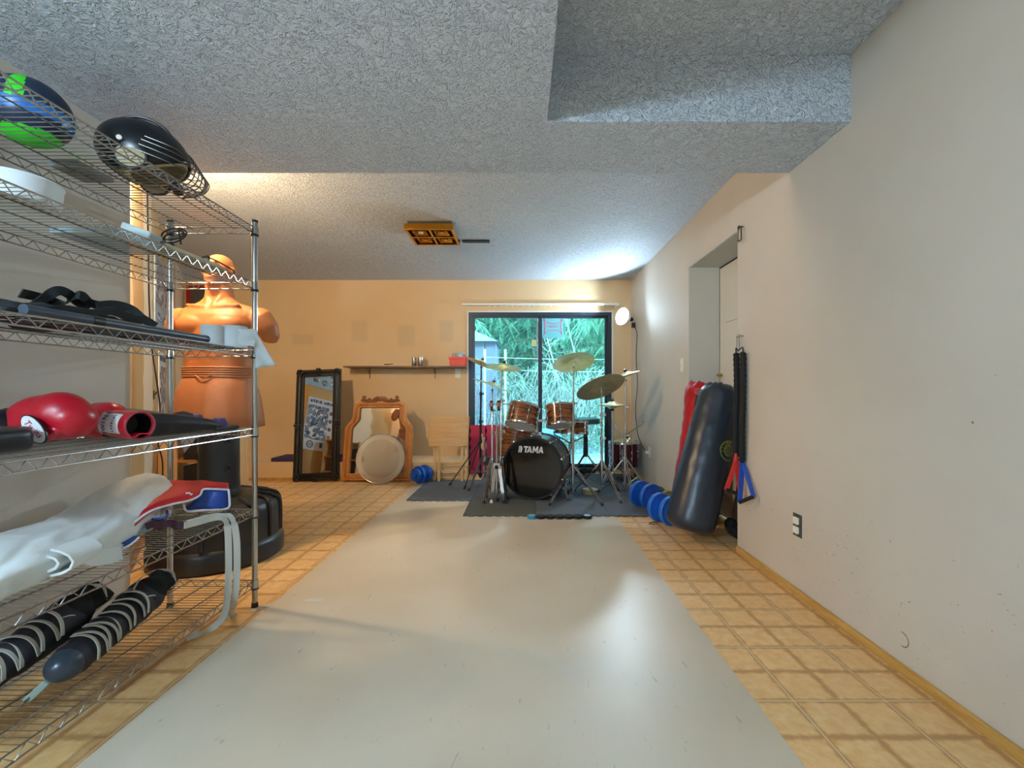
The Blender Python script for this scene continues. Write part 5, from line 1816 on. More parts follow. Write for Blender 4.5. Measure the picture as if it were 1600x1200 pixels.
def stand(lab, base, top, angs, apex=.30, spread=.33, material=None, r1=.0125, arm=None, foot_z=ZM, double=True, feet=None):
    material = material or M_chrome
    s_ = root('cymbal_stand', lab, 'cymbal stand', (base[0], base[1], foot_z), group='cymbal stands')
    b0 = V((base[0], base[1], 0))
    t0 = V(top)
    zt = t0.z if arm is None else arm.z
    pp = MB()
    zl = [foot_z + .05, apex + .25, apex + .25 + (zt - apex - .25) * .5, zt]
    xy = lambda z_: b0.lerp(V((t0.x, t0.y, 0)) if arm is None else V((arm.x, arm.y, 0)), max(0, (z_ - apex) / max(.01, zt - apex)))
    pts = [xy(z_) + V((0, 0, z_)) for z_ in zl]
    obj('lower_tube', pp.cyl(pts[0], pts[1], r1), material, s_)
    obj('middle_tube', MB().cyl(pts[1], pts[2], r1 * .78), material, s_)
    obj('upper_tube', MB().cyl(pts[2], pts[3], r1 * .58), material, s_)
    mm = M_chrome if material is M_chrome else M_black
    for z_ in zl[1:3]:
        c_ = xy(z_) + V((0, 0, z_))
        obj('height_clamp', MB().cyl(c_ - V((0, 0, .02)), c_ + V((0, 0, .018)), r1 * 1.25).bar(c_ + V((.005, -.010, 0)), c_ + V((.035, -.022, 0)), .010, .010).bar(c_ + V((.032, -.022, -.012)), c_ + V((.032, -.022, .014)), .005, .012), mm, s_)
    c_ = b0 + V((0, 0, apex))
    obj('leg_collar', MB().cyl(c_ - V((0, 0, .025)), c_ + V((0, 0, .025)), r1 * 1.7), mm, s_)
    obj('lower_collar', MB().cyl(b0 + V((0, 0, foot_z + .07)), b0 + V((0, 0, foot_z + .10)), r1 * 1.6), mm, s_)
    if arm is not None:
        obj('boom_arm', MB().cyl(arm - (t0 - arm) * .45, t0, .0055).cyl(arm - V((0, .02, 0)), arm + V((0, .02, 0)), .02), material, s_)
    tripod(s_, b0, apex, spread, foot_z, angs, material=material, double=double)
    obj('tilter', MB().cyl(t0 - V((.012, 0, .012)), t0 + V((.012, 0, -.012)), .009).cyl(t0 + V((0, 0, -.015)), t0 + V((0, 0, .045)), .0035), mm, s_)
    return s_


# right side
c_ = P(896.5, 567, 4.18)
cymbal('cymbal', 'ride cymbal facing the camera above the right tom drum', c_ + V((0, 0, .01)), (-.10, .42, .9), .200)
stand('chrome cymbal stand carrying the ride cymbal above the right tom', (P(895, 0, 4.20).x, 4.20), c_ + V((0, .0, -.03)), (-2.35, -.78, 1.5), apex=.33, spread=.33)
c_ = P(938, 606, 4.25)
cymbal('cymbal', 'largest golden cymbal, catching the lamp light at right of the kit', c_ + V((0, 0, .012)), (-.26, .44, .86), .245)
stand('chrome cymbal stand under the largest golden cymbal', (P(940.5, 0, 4.32).x, 4.32), c_ + V((.02, .05, -.035)), (-1.15, 2.6, .8), apex=.34, spread=.30)
c_ = P(979, 587.5, 4.45)
cymbal('cymbal', 'cymbal tilted up to the right nearest the corner lamp', c_ + V((0, 0, .012)), (-.30, .10, .95), .165)
sF = stand('chrome cymbal stand nearest the right wall with a bare side arm', (P(976, 0, 4.42).x, 4.42), c_ + V((-.01, 0, -.03)), (-1.5, .25, 2.9), apex=.36, spread=.26)
arm0 = P(977, 682, 4.40)
sa = MB().tube(smooth_pts([P(961, 662, 4.42), P(964, 670, 4.41), P(977, 680, 4.40), P(990, 671, 4.39), P(1001, 665, 4.38), P(1005, 662, 4.38), P(1003.5, 657, 4.38)], 5), .0055, 8)
sa.ell(P(984, 687, 4.40), (.022, .02, .016), 12).cyl(P(984, 684, 4.40), P(981, 690, 4.40), .012)
obj('side_arm', sa, M_chrome, sF)
# hi-hat
hx = P(957, 633, 4.85)
cymbal('hi_hat_cymbal', 'lower hi-hat cymbal at the right behind the golden cymbal', hx + V((0, 0, -.012)), (0.02, 0, -1), .165, group='hi-hat cymbals')
cymbal('hi_hat_cymbal', 'upper hi-hat cymbal at the right behind the golden cymbal', hx + V((0, 0, .012)), (0.02, 0, 1), .165, group='hi-hat cymbals')
hh = root('hi_hat_stand', 'chrome hi-hat stand in front of the maroon drum', 'hi-hat stand', (hx.x, hx.y, ZM))
obj('pull_rod', MB().cyl((hx.x, hx.y, .7), (hx.x, hx.y, hx.z + .14), .0035), M_chrome, hh)
obj('tube', MB().cyl((hx.x, hx.y, ZM + .03), (hx.x, hx.y, hx.z - .06), .0135), M_chrome, hh)
obj('cymbal_seat', MB().lathe([(0, -.075), (.010, -.075), (.018, -.05), (.020, -.035), (0, -.034)], 16, Matrix.Translation(hx)), M_black, hh)
obj('clutch', MB().cyl(hx + V((0, 0, .05)), hx + V((0, 0, .10)), .010), M_chrome, hh)
tripod(hh, (hx.x, hx.y, 0), .26, .27, ZM, (-2.2, -.6, 1.6))
obj('footboard', MB().hull([V((hx.x + x_, hx.y + .05 + y_, z_)) for x_, y_, z_ in ((-.04, .0, ZM + .12), (.04, .0, ZM + .12), (-.04, .27, ZM + .02), (.04, .27, ZM + .02), (-.04, 0, ZM + .11), (.04, 0, ZM + .11), (-.04, .27, ZM + .005), (.04, .27, ZM + .005))]), M_steel, hh, bevel=.003)

# left side
c_ = P(752, 568, 4.95)
cymbal('cymbal', 'brownish cymbal tilted in front of the window frame, top left of the kit', c_ + V((0, 0, .01)), (.38, .12, .92), .165)
stand('black cymbal stand with spread legs at the left of the kit', (P(750.5, 0, 4.98).x, 4.98), c_ + V((0, 0, -.03)), (-2.65, -1.95, -.9), apex=.46, spread=.36, material=M_black, r1=.0145, double=False)
c_ = P(787.5, 574.5, 4.25)
cymbal('cymbal', 'golden cymbal seen nearly edge-on above the left tom drum', c_ + V((0, 0, .01)), (.10, .16, .98), .175)
stand('chrome cymbal stand holding the golden cymbal over the left tom', (P(782, 0, 4.12).x, 4.12), c_ + V((-.02, -.02, -.03)), (-1.0, 1.0, 3.0), apex=.42, spread=.10)
c_ = P(769.5, 603, 4.40)
cymbal('cymbal', 'lower pale cymbal sloping down to the right at the left of the kit', c_ + V((0, 0, .01)), (.35, .02, .93), .205)
stand('chrome cymbal stand holding the lower pale cymbal at the left', (P(769, 0, 4.14).x, 4.14), c_ + V((0, -.02, -.03)), (-2.2, .3, 2.2), apex=.40, spread=.11)
wbk = root('block_mount', 'pair of small wooden blocks clamped side by side left of the tom drum', 'percussion', P(774, 634, 4.16))
obj('bar', MB().cyl(P(764, 632, 4.20), P(801, 631, 4.20), .006), M_chrome, wbk)
for X_ in (768, 779):
    c_ = P(X_, 632, 4.185)
    obj('wood_block', MB().hull(rbox(c_, (.040, .034, .040))), wood('block_wood', '9C6B3E', '7B4E2B', 'x', 4), wbk, bevel=.005)
    obj('wing_screw', MB().cyl(c_ + V((0, 0, .02)), c_ + V((0, 0, .038)), .014).cyl(c_ + V((0, 0, -.06)), c_ + V((0, 0, -.02)), .012), M_black, wbk)
# folded third stand in the cluster and a small stand behind
fs_ = root('folded_stand', 'folded chrome stand with legs closed, left of the bass drum', 'cymbal stand', (P(776, 0, 4.08).x, 4.06, ZM))
b0 = V((P(776, 0, 4.06).x, 4.06, 0))
for k, (dx, dy, fx_, fy_) in enumerate(((-.02, 0, -.055, -.01), (.018, -.01, .06, -.015), (.0, .015, .0, .05))):
    p0 = b0 + V((dx, dy, .36))
    p1 = b0 + V((fx_, fy_, ZM + .02))
    m_ = MB().bar(p0, p1, .006, .014).bar(p0 + V((.014, 0, 0)), p1 + V((.014, 0, 0)), .006, .014)
    lg_ = obj('leg', m_, M_chrome, fs_)
    obj('rubber_foot', MB().cyl(p1 + V((.007, 0, .01)), p1 + V((.007, 0, -.0185)), .012, .015), M_rubber if k else M_label, lg_)
obj('leg_collar', MB().hull(rbox(b0 + V((0, 0, .36)), (.07, .045, .055))), M_chrome, fs_, bevel=.006)
obj('wing_bolt', MB().ell(b0 + V((0, -.035, .35)), (.018, .012, .016), 12), M_rubber, fs_)
obj('tube', MB().cyl(b0 + V((0, 0, .10)), b0 + V((0, 0, .74)), .010), M_chrome, fs_)
sb = root('drum_pedal_stand', 'small chrome stand with dark clamp in front of the pink mats', 'stand', (P(758, 0, 4.72).x, 4.72, ZM))
bb0 = V((P(757, 0, 4.72).x, 4.72, 0))
tripod(sb, bb0, .36, .22, ZM, (-2.3, -1.1, .9), lower=.2)
obj('tube', MB().cyl(bb0 + V((0, 0, .12)), bb0 + V((0, 0, .55)), .011), M_chrome, sb)
obj('clamp', MB().hull(rbox(bb0 + V((.03, -.02, .30)), (.05, .05, .10), Matrix.Rotation(.6, 4, 'Y'))), M_black, sb, bevel=.006)
obj('wooden_shaker', MB().ell(P(756, 697, 4.86), (.035, .03, .05), 16).cyl(P(755, 690, 4.86), P(753, 678, 4.86), .010), mat('shaker_wood', 'C99F7C', .6), loc=P(756, 703, 4.86), label='tan rounded wooden shaker hung on the black stand', cat='percussion', remesh=.005, sm=3)

# snare stand
ss = root('snare_stand', 'chrome snare stand with dark basket arms under the snare drum', 'snare stand', (c4.x - .01, c4.y, ZM))
sz = c4.z - .075
obj('tube', MB().cyl((c4.x - .01, c4.y, ZM + .05), (c4.x - .01, c4.y, sz - .10), .012).cyl((c4.x - .01, c4.y, sz - .16), (c4.x - .01, c4.y, sz - .11), .018), M_chrome, ss)
for q in (3.4, -.5, 1.45):
    e = V((c4.x + .178 * math.cos(q), c4.y + .178 * math.sin(q), sz))
    obj('basket_arm', MB().tube(smooth_pts([(c4.x - .01, c4.y, sz - .10), (c4.x + .08 * math.cos(q), c4.y + .08 * math.sin(q), sz - .055), e + V((0, 0, -.005)), e + V((.012 * math.cos(q), .012 * math.sin(q), .035))], 4), .0065, 8), M_brassd, ss)
tripod(ss, (c4.x - .01, c4.y, 0), .22, .20, ZM, (-1.75, -.4, 2.2))

# bass pedal
pd0 = BM.translation + bax * (BD + .02)
pe = root('bass_pedal', 'bass drum pedal behind the bass drum', 'pedal', (pd0.x, pd0.y, ZM))
obj('footboard', MB().hull([V((pd0.x + x_, pd0.y + y_, z_)) for x_, y_, z_ in ((-.045, .03, ZM + .07), (.045, .03, ZM + .07), (-.045, .30, ZM + .02), (.045, .30, ZM + .02), (-.045, .03, ZM + .06), (.045, .03, ZM + .06), (-.045, .30, ZM + .002), (.045, .30, ZM + .002))]), M_steel, pe, bevel=.003)
obj('post', MB().cyl((pd0.x - .05, pd0.y + .02, ZM + .002), (pd0.x - .05, pd0.y + .02, ZM + .20), .009).cyl((pd0.x + .05, pd0.y + .02, ZM + .002), (pd0.x + .05, pd0.y + .02, ZM + .20), .009).cyl((pd0.x - .05, pd0.y + .02, ZM + .19), (pd0.x + .05, pd0.y + .02, ZM + .19), .007), M_chrome, pe)

# drum stool
tx, ty = P(915, 0, 5.18).x, 5.18
th = root('drum_stool', 'drum stool with a round padded seat, teal from the daylight, and black column', 'stool', (tx, ty, ZM))
tz = P(0, 652.5, 5.18).z
obj('seat', MB().lathe([(0, tz - .085), (.11, tz - .085), (.165, tz - .070), (.172, tz - .045), (.165, tz - .015), (.13, tz), (0, tz)], 48, Matrix.Translation((tx, ty, 0))), mat('daylit_seat_vinyl', '1E5560', .3), th)  # teal cast of the daylight is put into the seat colour
obj('column', MB().cyl((tx, ty, .28), (tx, ty, tz - .10), .030, .022), M_black, th)
obj('upper_tube', MB().cyl((tx, ty, tz - .12), (tx, ty, tz - .08), .016), M_chrome, th)
tripod(th, (tx, ty, 0), .30, .27, ZM, (-2.5, -.7, 1.5))

# maroon drum in the corner, extra cymbal on it
mx_, my_ = P(974, 0, 5.22).x, 5.22
md = drum('floor_drum', 'maroon drum with chrome rims standing in the corner by the wall', 'drum', Matrix.Translation((mx_, my_, .30)), .165, .30, M_maroon, 8, base_loc=(mx_, my_, ZM))
for q in (.5, 2.6, 4.4):
    x_, y_ = mx_ + .183 * math.cos(q), my_ + .183 * math.sin(q)
    obj('leg', MB().tube([(x_, y_, .38), (x_, y_, ZM + .02)], .005, 8), M_chrome, md)
    obj('rubber_foot', MB().cyl((x_, y_, ZM + .03), (x_, y_, ZM + .001), .011, .013), M_rubber, md)
cymbal('cymbal', 'small splash cymbal lying on the maroon drum in the corner', V((mx_ + .04, my_ - .02, .463)), (.06, -.05, 1), .145)
# floor bits in the kit
tb_ = root('tambourine', 'small wooden hand drum lying on the mat behind the cymbal stand legs', 'percussion', (P(923, 0, 4.40).x, 4.43, ZM))
tM = Matrix.Translation((P(923, 0, 4.40).x, 4.43, 0))
obj('shell', MB().lathe([(.070, ZM + .001), (.076, ZM + .001), (.076, ZM + .045), (.070, ZM + .045), (.070, ZM + .001)], 32, tM), wood('tambourine_wood', '8E7550', 'A68B62', 'x', 5), tb_)
obj('skin', MB().lathe([(0, ZM + .046), (.074, ZM + .046)], 32, tM), mat('drum_skin', 'C6B89A', .6), tb_)
obj('exercise_ball', MB().ell((P(872, 0, 4.62).x, 4.62, ZM + .086), .084, 28), mat('teal_rubber', '1C5868', .45), loc=(P(872, 0, 4.62).x, 4.62, ZM + .002), label='teal ball on the mat between the bass drum and a stand leg', cat='ball')
obj('tube_roll', MB().cyl((P(880, 0, 5.5).x, 5.50, ZM + .035), (P(930, 0, 5.5).x, 5.52, ZM + .035), .034), mat('dark_case', '17191C', .5), loc=(P(905, 0, 5.5).x, 5.51, ZM), label='black tube bag lying on the mat behind the drum stool', cat='bag')
obj('chain_loop', MB().tube(smooth_pts([P(968, 795, 3.92) * 1, P(966, 793, 3.93), P(973, 792, 3.95), P(977, 794, 3.93)], 5), .003, 6), M_steel, loc=P(970, 795, 3.92), label='thin silver hook lying on the mat near the dumbbells', cat='hook')

# hockey pucks in a row along the mat edge
for i in range(7):
    x_ = .079 + .0765 * i
    r_ = .0375
    lab = ['blue hockey puck at the left end of the row on the sheet'] + ['black hockey puck, number %s from the blue one in the row' % w for w in ('one', 'two', 'three', 'four', 'five')] + ['black hockey puck with a pale top at the right end of the row']
    pk = root('hockey_puck', lab[i], 'puck', (x_, 3.605, .002), group='row of hockey pucks along the mats')
    obj('disc', MB().lathe([(0, .0025), (r_ - .002, .0025), (r_, .0045), (r_, .0245), (r_ - .002, .027), (0, .027)], 36, Matrix.Translation((x_, 3.605, 0))), mat('puck_blue', '1E86B5', .5) if i == 0 else M_rubber, pk)
    if i in (0, 6):
        obj('label_disc', MB().lathe([(0, .0276), (r_ - .010, .0276), (r_ - .010, .0270)], 28, Matrix.Translation((x_, 3.605, 0))), mat('puck_face', '8FB9CC' if i == 0 else '55707F', .5), pk)


# ---------------------------------------------------------------- dumbbells
M_dbb = mat('blue_vinyl_weight', '1558B8', .38, var=.06)
M_dbb2 = mat('blue_vinyl_weight_bright', '1F6BD0', .38, var=.06)
M_olive = mat('olive_weight', '8C8548', .5, var=.1)
M_collar = mat('red_collar', 'C4202E', .45)


def weight(lab, c, ax, r, plates, col, gap, collar=None, grp='blue plastic dumbbells'):
    d = root('dumbbell', lab, 'dumbbell', (c[0], c[1], c[2] - r), group=grp)
    M_ = axisM(c, ax)
    ext = gap / 2 + len(plates) * .045 + .035
    obj('bar', MB().cyl(M_ @ V((0, 0, -ext)), M_ @ V((0, 0, ext)), .0125), M_chrome if collar else col, d)
    for s_ in (-1, 1):
        for k, (rp, th) in enumerate(plates):
            z0 = s_ * (gap / 2 + k * .045)
            z1 = z0 + s_ * th
            prof = [(.014, z0), (rp * .55, z0), (rp * .6, z0 + s_ * .004), (rp - .008, z0 + s_ * .004), (rp - .004, z0), (rp, z0 + s_ * .006), (rp, z1 - s_ * .006), (rp - .004, z1), (rp - .010, z1 - s_ * .004), (rp * .6, z1 - s_ * .004), (rp * .55, z1), (.014, z1)]
            obj('plate', MB().lathe(prof, 48, M_), col, d)
        zc = s_ * (gap / 2 + len(plates) * .045 + .004)
        if collar:
            cm_ = MB()
            for q in range(6):
                a_ = q * PI / 3
                cm_.ell(M_ @ V((.022 * math.cos(a_), .022 * math.sin(a_), zc + s_ * .008)), .013, 10)
            cm_.cyl(M_ @ V((0, 0, zc)), M_ @ V((0, 0, zc + s_ * .018)), .022)
            obj('star_collar', cm_, collar, d)
        else:
            obj('end_cap', MB().cyl(M_ @ V((0, 0, zc - s_ * .004)), M_ @ V((0, 0, zc + s_ * .014)), .026, .022), col, d)
    return d


weight('blue dumbbell standing by the oak mirror and the folded table', V((P(660, 0, 4.98).x, 4.955, .112)), (-.50, -.86, 0), .098, [(.098, .035), (.075, .035)], M_dbb, .06)
weight('blue dumbbell with a red star collar on the mat beside the right wall', V((P(1009, 0, 3.86).x, 3.87, ZM + .1165)), (.42, -.91, 0), .115, [(.115, .04)], M_dbb, .10, M_collar)
weight('blue dumbbell half hidden by the foot of the black punching bag', V((P(1040, 0, 3.46).x, 3.47, .116)), (.42, -.91, 0), .115, [(.115, .04)], M_dbb2, .09, M_collar)
weight('olive green plastic dumbbell against the right wall behind the blue ones', V((1.30, 4.02, ZM + .074)), (.20, -.98, 0), .074, [(.072, .04)], M_olive, .14, None, None)
obj('cord_loop', MB().tube(smooth_pts([P(1014, 818, 3.46), P(1020, 815.5, 3.50), P(1026, 817, 3.48), P(1022, 819.5, 3.44)], 5, True), .0025, 6, True), M_black, loc=P(1020, 818, 3.46), label='tiny black cord loop on the tiles in front of the dumbbells', cat='cord')

# ---------------------------------------------------------------- punching bags in the doorway


def bag(name, lab, p0, p1, r, m, taper, wr, strap=True):
    p0, p1 = V(p0), V(p1)
    ax = (p1 - p0).normalized()
    L_ = (p1 - p0).length
    M_ = axisM(p0, ax)
    d = root(name, lab, 'punching bag', (p0.x, p0.y, 0))
    rows = []
    n, k = 64, 48
    for i in range(k + 1):
        q = i / k
        z_ = q * L_
        rr = r * (1 + .045 * math.sin(q * 7) * wr - taper * max(0, q - .55) ** 1.3)
        if z_ < .07:
            rr *= (max(0, 1 - ((.07 - z_) / .07) ** 2)) ** .5 * .35 + .65
        if q > .93:
            rr *= 1 - .35 * ((q - .93) / .07) ** 2
        row = []
        for j in range(n):
            a_ = 2 * PI * j / n
            c_ = V((math.cos(a_), math.sin(a_), 0))
            ns = noise.noise(V((c_.x * 1.6, c_.y * 1.6, z_ * 4.5)))
            ns2 = noise.noise(V((c_.x * 5, c_.y * 5, z_ * 14 + 3)))
            am = .016 * wr * (.3 + q)
            row.append(M_ @ V((c_.x * (rr + ns * am * r * 4 + ns2 * .005 * wr * (.6 + 2 * q)), c_.y * (rr + ns * am * r * 4 + ns2 * .005 * wr * (.6 + 2 * q)), z_ + (ns2 * .03 * wr if q > .97 else 0))))
        rows.append(row)
    mb = MB().grid(rows, wrap=True)
    mb.f += [tuple(range(n - 1, -1, -1)), tuple(len(mb.v) - n + j for j in range(n))]
    mb.m += [0, 0]
    zmin = min(v.z for v in mb.v)
    for v in mb.v:
        if v.z < .003:
            v.z = .003
    obj('bag_body', mb, m, d, angle=70)
    return d, M_, L_


M_bagb = mat('bag_black_vinyl', '242D3A', .34, var=.2, bump=.05, bs=24, bd=.006)  # blue sheen is put into the base colour of the black vinyl
M_bagr = mat('bag_red_vinyl', 'B3151D', .38, var=.12, bump=.15, bs=24, bd=.006)
M_yel = mat('emblem_yellow', 'A9A544', .5)
bgd, BGM, BGL = bag('punching_bag', 'black heavy bag leaning into the doorway on the right wall', (1.165, 3.055, .075), (1.488, 3.235, 1.085), .163, M_bagb, .36, .45)
AX = (BGM.to_3x3() @ V((0, 0, 1)))
to_cam = (V((0, 0, 1.05)) - V((1.35, 3.15, .66))).normalized()
sd = (to_cam - AX * to_cam.dot(AX)).normalized()
rt = AX.cross(sd)
if rt.x < 0:
    rt = -rt


def on_bag(h, ang, off=.003, r=.168):
    return BGM.translation + AX * h + (sd * math.cos(ang) + rt * math.sin(ang)) * (r + off)


eb = MB()
for (ra, rb_, nseg, col_) in ((.064, .070, 40, 0), (.034, .039, 40, 0)):
    rows = [[on_bag(.60 + rr * math.sin(2 * PI * k / nseg), .86 + rr * math.cos(2 * PI * k / nseg) / .168, .006) for rr in (ra, rb_)] for k in range(nseg + 1)]
    eb.grid(rows)
rows = [[on_bag(.60 + rr * math.sin(2 * PI * k / 30), .86 + rr * math.cos(2 * PI * k / 30) / .168, .005) for rr in (.0, .012, .024, .034)] for k in range(31)]
eb2 = MB().grid(rows)
e_ = obj('emblem_ring', eb, M_yel, bgd, angle=80)
obj('emblem_centre', eb2, mat('emblem_olive', '5A5F3C', .5), e_, angle=80)
for k, ch in enumerate('IIIOAIII'):
    a_ = math.radians(200 - k * 27)
    h_, g_a = .60 + .051 * math.sin(a_), .86 + .051 * math.cos(a_) / .168
    o_ = on_bag(h_, g_a, .006)
    nrm = (sd * math.cos(g_a) + rt * math.sin(g_a))
    tx_ = AX.cross(nrm)
    if tx_.dot(rt) < 0:
        tx_ = -tx_
    R3 = Matrix(((tx_.x, AX.x, nrm.x, o_.x), (tx_.y, AX.y, nrm.y, o_.y), (tx_.z, AX.z, nrm.z, o_.z), (0, 0, 0, 1)))
    text('emblem_lettering', ch, .026, R3 @ Matrix.Rotation(a_ - PI / 2, 4, 'Z'), M_yel, e_)
rbd, RBM, RBL = bag('punching_bag', 'red bag standing in the doorway behind the black heavy bag', (1.355, 3.53, .02), (1.498, 3.545, 1.115), .148, M_bagr, .0, .9)
RAX = RBM.to_3x3() @ V((0, 0, 1))


def on_red(h, ang, off=.006, r=.160):
    tc = (V((0, 0, 1.05)) - RBM.translation)
    s_ = (tc - RAX * tc.dot(RAX)).normalized()
    r_ = RAX.cross(s_)
    if r_.x < 0:
        r_ = -r_
    return RBM.translation + RAX * h + (s_ * math.cos(ang) + r_ * math.sin(ang)) * (r + off)


obj('strap', MB().ribbon([on_red(.86 + .15 * k / 5, -.30, .004) for k in range(6)], .034, on_red(.9, -.2) - on_red(.9, -.6), .004), M_web, rbd, angle=80)
obj('ring', MB().tube([on_red(1.025 + .022 * math.sin(q), -.30 + .022 * math.cos(q) / .16, .012) for q in [k * PI / 8 for k in range(16)]], .0032, 6, True), M_chrome, rbd)
for h_, ch in ((.93, 'G'), (.985, 'R')):
    o_ = on_red(h_, .12, .011)
    nrm = (o_ - (RBM.translation + RAX * h_)).normalized()
    tx_ = RAX.cross(nrm)
    R3 = Matrix(((tx_.x, RAX.x, nrm.x, o_.x), (tx_.y, RAX.y, nrm.y, o_.y), (tx_.z, RAX.z, nrm.z, o_.z), (0, 0, 0, 1)))
    text('print', ch, .055, R3 @ Matrix.Rotation(-.2, 4, 'Z'), M_label, rbd)
obj('yellow_print', MB().ribbon([on_red(.58 + .1 * k / 5, .02 + .02 * k, .010) for k in range(6)], .020, on_red(.9, -.2) - on_red(.9, -.6), .003), M_yel, rbd, angle=80)
obj('black_shoe', MB().ell((1.535, 3.12, .045), (.05, .13, .042), 20).ell((1.535, 3.20, .07), (.045, .06, .055), 16), M_rubber, loc=(1.535, 3.14, .003), remesh=.008, sm=3, label='dark shoe on the doorway floor beside the wall corner', cat='shoe')
bxp = root('cardboard_panel', 'brown board leaning on the door behind the black heavy bag', 'board', (1.63, 3.4, 0))
obj('board', MB().hull([V((1.60, 3.12, .002)), V((1.60, 3.34, .002)), V((1.675, 3.12, .45)), V((1.675, 3.34, .45)), V((1.59, 3.12, .004)), V((1.59, 3.34, .004)), V((1.668, 3.12, .45)), V((1.668, 3.34, .45))]), mat('brown_board_panel', '5B4534', .7), bxp, smooth=False)

# ---------------------------------------------------------------- exercise bands hung beside the door
ebx = XR - .030
rbn = root('exercise_bands', 'black-sleeved exercise bands with red and blue handles hanging beside the doorway', 'exercise bands', (ebx, 2.80, .55))
obj('screw_eye', MB().cyl((XR - .0005, 2.795, 1.408), (XR - .035, 2.795, 1.408), .005).ell((XR - .036, 2.795, 1.408), .010, 12), M_steel, rbn)
obj('carabiner', carabiner('c', V((XR - .034, 2.795, 1.362)), .095, .030, .0042, '').tube([V((XR - .034, 2.795 + .020 * math.cos(q), 1.30 + .022 * math.sin(q))) for q in [k * PI / 8 for k in range(16)]], .0035, 6, True), M_chrome, rbn)
M_slv = mat('black_sleeve', '0F1214', .8, var=.3, bump=.8, bs=90, bd=.004)
for i, (xa, ya) in enumerate(((1.372, 2.790), (1.388, 2.744))):
    zt, zb = 1.30, .625 - .02 * i
    pts, rr = [], []
    for k in range(60):
        q = k / 59
        pts.append(V((xa + .003 * math.sin(q * 5 + i), ya - .003 * math.sin(q * 4), zt + (zb - zt) * q)))
        rr.append(.019 + .0022 * math.sin(k * 2.1) * (1 - q * .6) - (.008 if k in (0, 59) else 0))
    obj('sleeve', MB().tube(pts, rr, 12), M_slv, rbn)
    obj('loop', MB().tube(smooth_pts([pts[0] + V((0, 0, -.01)), pts[0] + V((0, .004, .03)), V((XR - .034, 2.795, 1.31))], 4), .004, 6), M_black, rbn)
M_rb = mat('red_band', 'D2322C', .5)
M_bb = mat('blue_band', '2450B4', .5)
hd_y = 2.76
for lab_, m_, tp, ends in (('red', M_rb, P(1150, 716, 2.775), (P(1134, 765, 2.74), P(1156, 773, 2.76))), ('blue', M_bb, P(1158.5, 720, 2.76), (P(1155, 785, 2.66), P(1177, 776, 2.60)))):
    hd = MB()
    for e2 in ends:
        for off in (-.003, .008):
            hd.ribbon(smooth_pts([tp + V((off, 0, 0)), tp.lerp(e2, .4) + V((off * 1.2, -.006, 0)), e2 + V((off, 0, 0))], 4), .017, (1, .1, 0), .004)
    hd.cyl(tp + V((0, 0, .03)), tp + V((0, 0, -.02)), .010)
    obj('handle_strap', hd, m_, rbn, label='%s handle webbing' % lab_, angle=70)
    obj('grip', MB().cyl(ends[0], ends[1], .012), M_rubber, rbn)
obj('thin_cord', MB().tube(smooth_pts([V((XR - .010, 2.775, 1.31)), V((XR - .008, 2.765, 1.0)), V((XR - .008, 2.765, .64))], 4), .003, 6), M_black, rbn)

# ---------------------------------------------------------------- things on the patio glass
gy = fy0 + .040 + .0095
s0x, s1x = P(847.5, 0, gy).x, P(880.5, 0, gy).x
s0z, s1z = P(0, 528, gy).z, P(0, 493, gy).z
stt = root('window_sticker', 'teal square sign with a red mark at the top of the right glass', 'sign', ((s0x + s1x) / 2, gy, s0z))
obj('sign_sheet', MB().box((s0x, gy - .0015, s0z), (s1x, gy, s1z)), mat('teal_sheet', '6EB8C2', .4, var=.05), stt, smooth=False)
cxm, czm = (s0x + s1x) / 2, (s0z + s1z) / 2
M_mark = mat('mark_red', 'B85A78', .5)
half = [(.0, .046), (.05, .050), (.085, .062), (.110, .100), (.128, .122), (.124, .080), (.112, .050), (.108, .0), (.114, -.050), (.122, -.118), (.100, -.082), (.078, -.058), (.05, -.050), (.0, -.048)]
inn = [(.0, .037), (.05, .041), (.082, .052), (.102, .076), (.108, .084), (.104, .060), (.099, .040), (.096, .0), (.102, -.045), (.106, -.075), (.092, -.065), (.076, -.048), (.05, -.041), (.0, -.039)]
mk_ = MB()
fr3 = lambda x_, z_: V((cxm + x_, gy - .0022, czm + z_))
for s_ in (-1, 1):
    mk_.grid([[fr3(s_ * a_[0], a_[1]), fr3(s_ * b_[0], b_[1])] for a_, b_ in zip(half, inn)])
obj('mark_outline', mk_, M_mark, stt, smooth=False, solid=.001)
text('mark_lettering', 'TAPOUT', .060, frame(V((cxm, gy - .0026, czm)), (1, 0, 0), (0, 0, 1)), M_mark, stt, sx=.66)
gy2 = fy0 + .008 + .0095
obj('window_note', MB().box((P(830.5, 0, gy2).x, gy2 - .0015, P(0, 541, gy2).z), (P(838.5, 0, gy2).x, gy2, P(0, 531, gy2).z)), mat('yellow_note', 'C4C48C', .6), smooth=False, loc=(P(834, 0, gy2).x, gy2, P(0, 541, gy2).z), label='small pale yellow note on the glass left of the centre frame', cat='note')
vt = root('window_lettering', 'vertical white lettering on the left edge of the patio glass', 'lettering', P(744, 640, gy2 - .002))
text('letters', 'OUTDOOR', .052, frame(P(744.5, 617, gy2 - .002), (0, 0, -1), (1, 0, 0)), M_label, vt, sx=1.35)
# ---------------------------------------------------------------- outside the patio door
t = NT('garden_ground')
p_ = t.pos()
c_ = t.mix(t.smooth(t.noise(p_, 3, 5), .35, .65), '7F8B86', 'A9B4B6')
c_ = t.mix(t.smooth(t.noise(p_, 26, 4), .5, .7), c_, '59674F')
t.base(c_, .9)
t.bump(t.noise(p_, 30, 4), .6, .02)
obj('ground', MB().box((-14, YB + .2, -.12), (14, 22, -.03)), t.m, smooth=False, kind='structure')


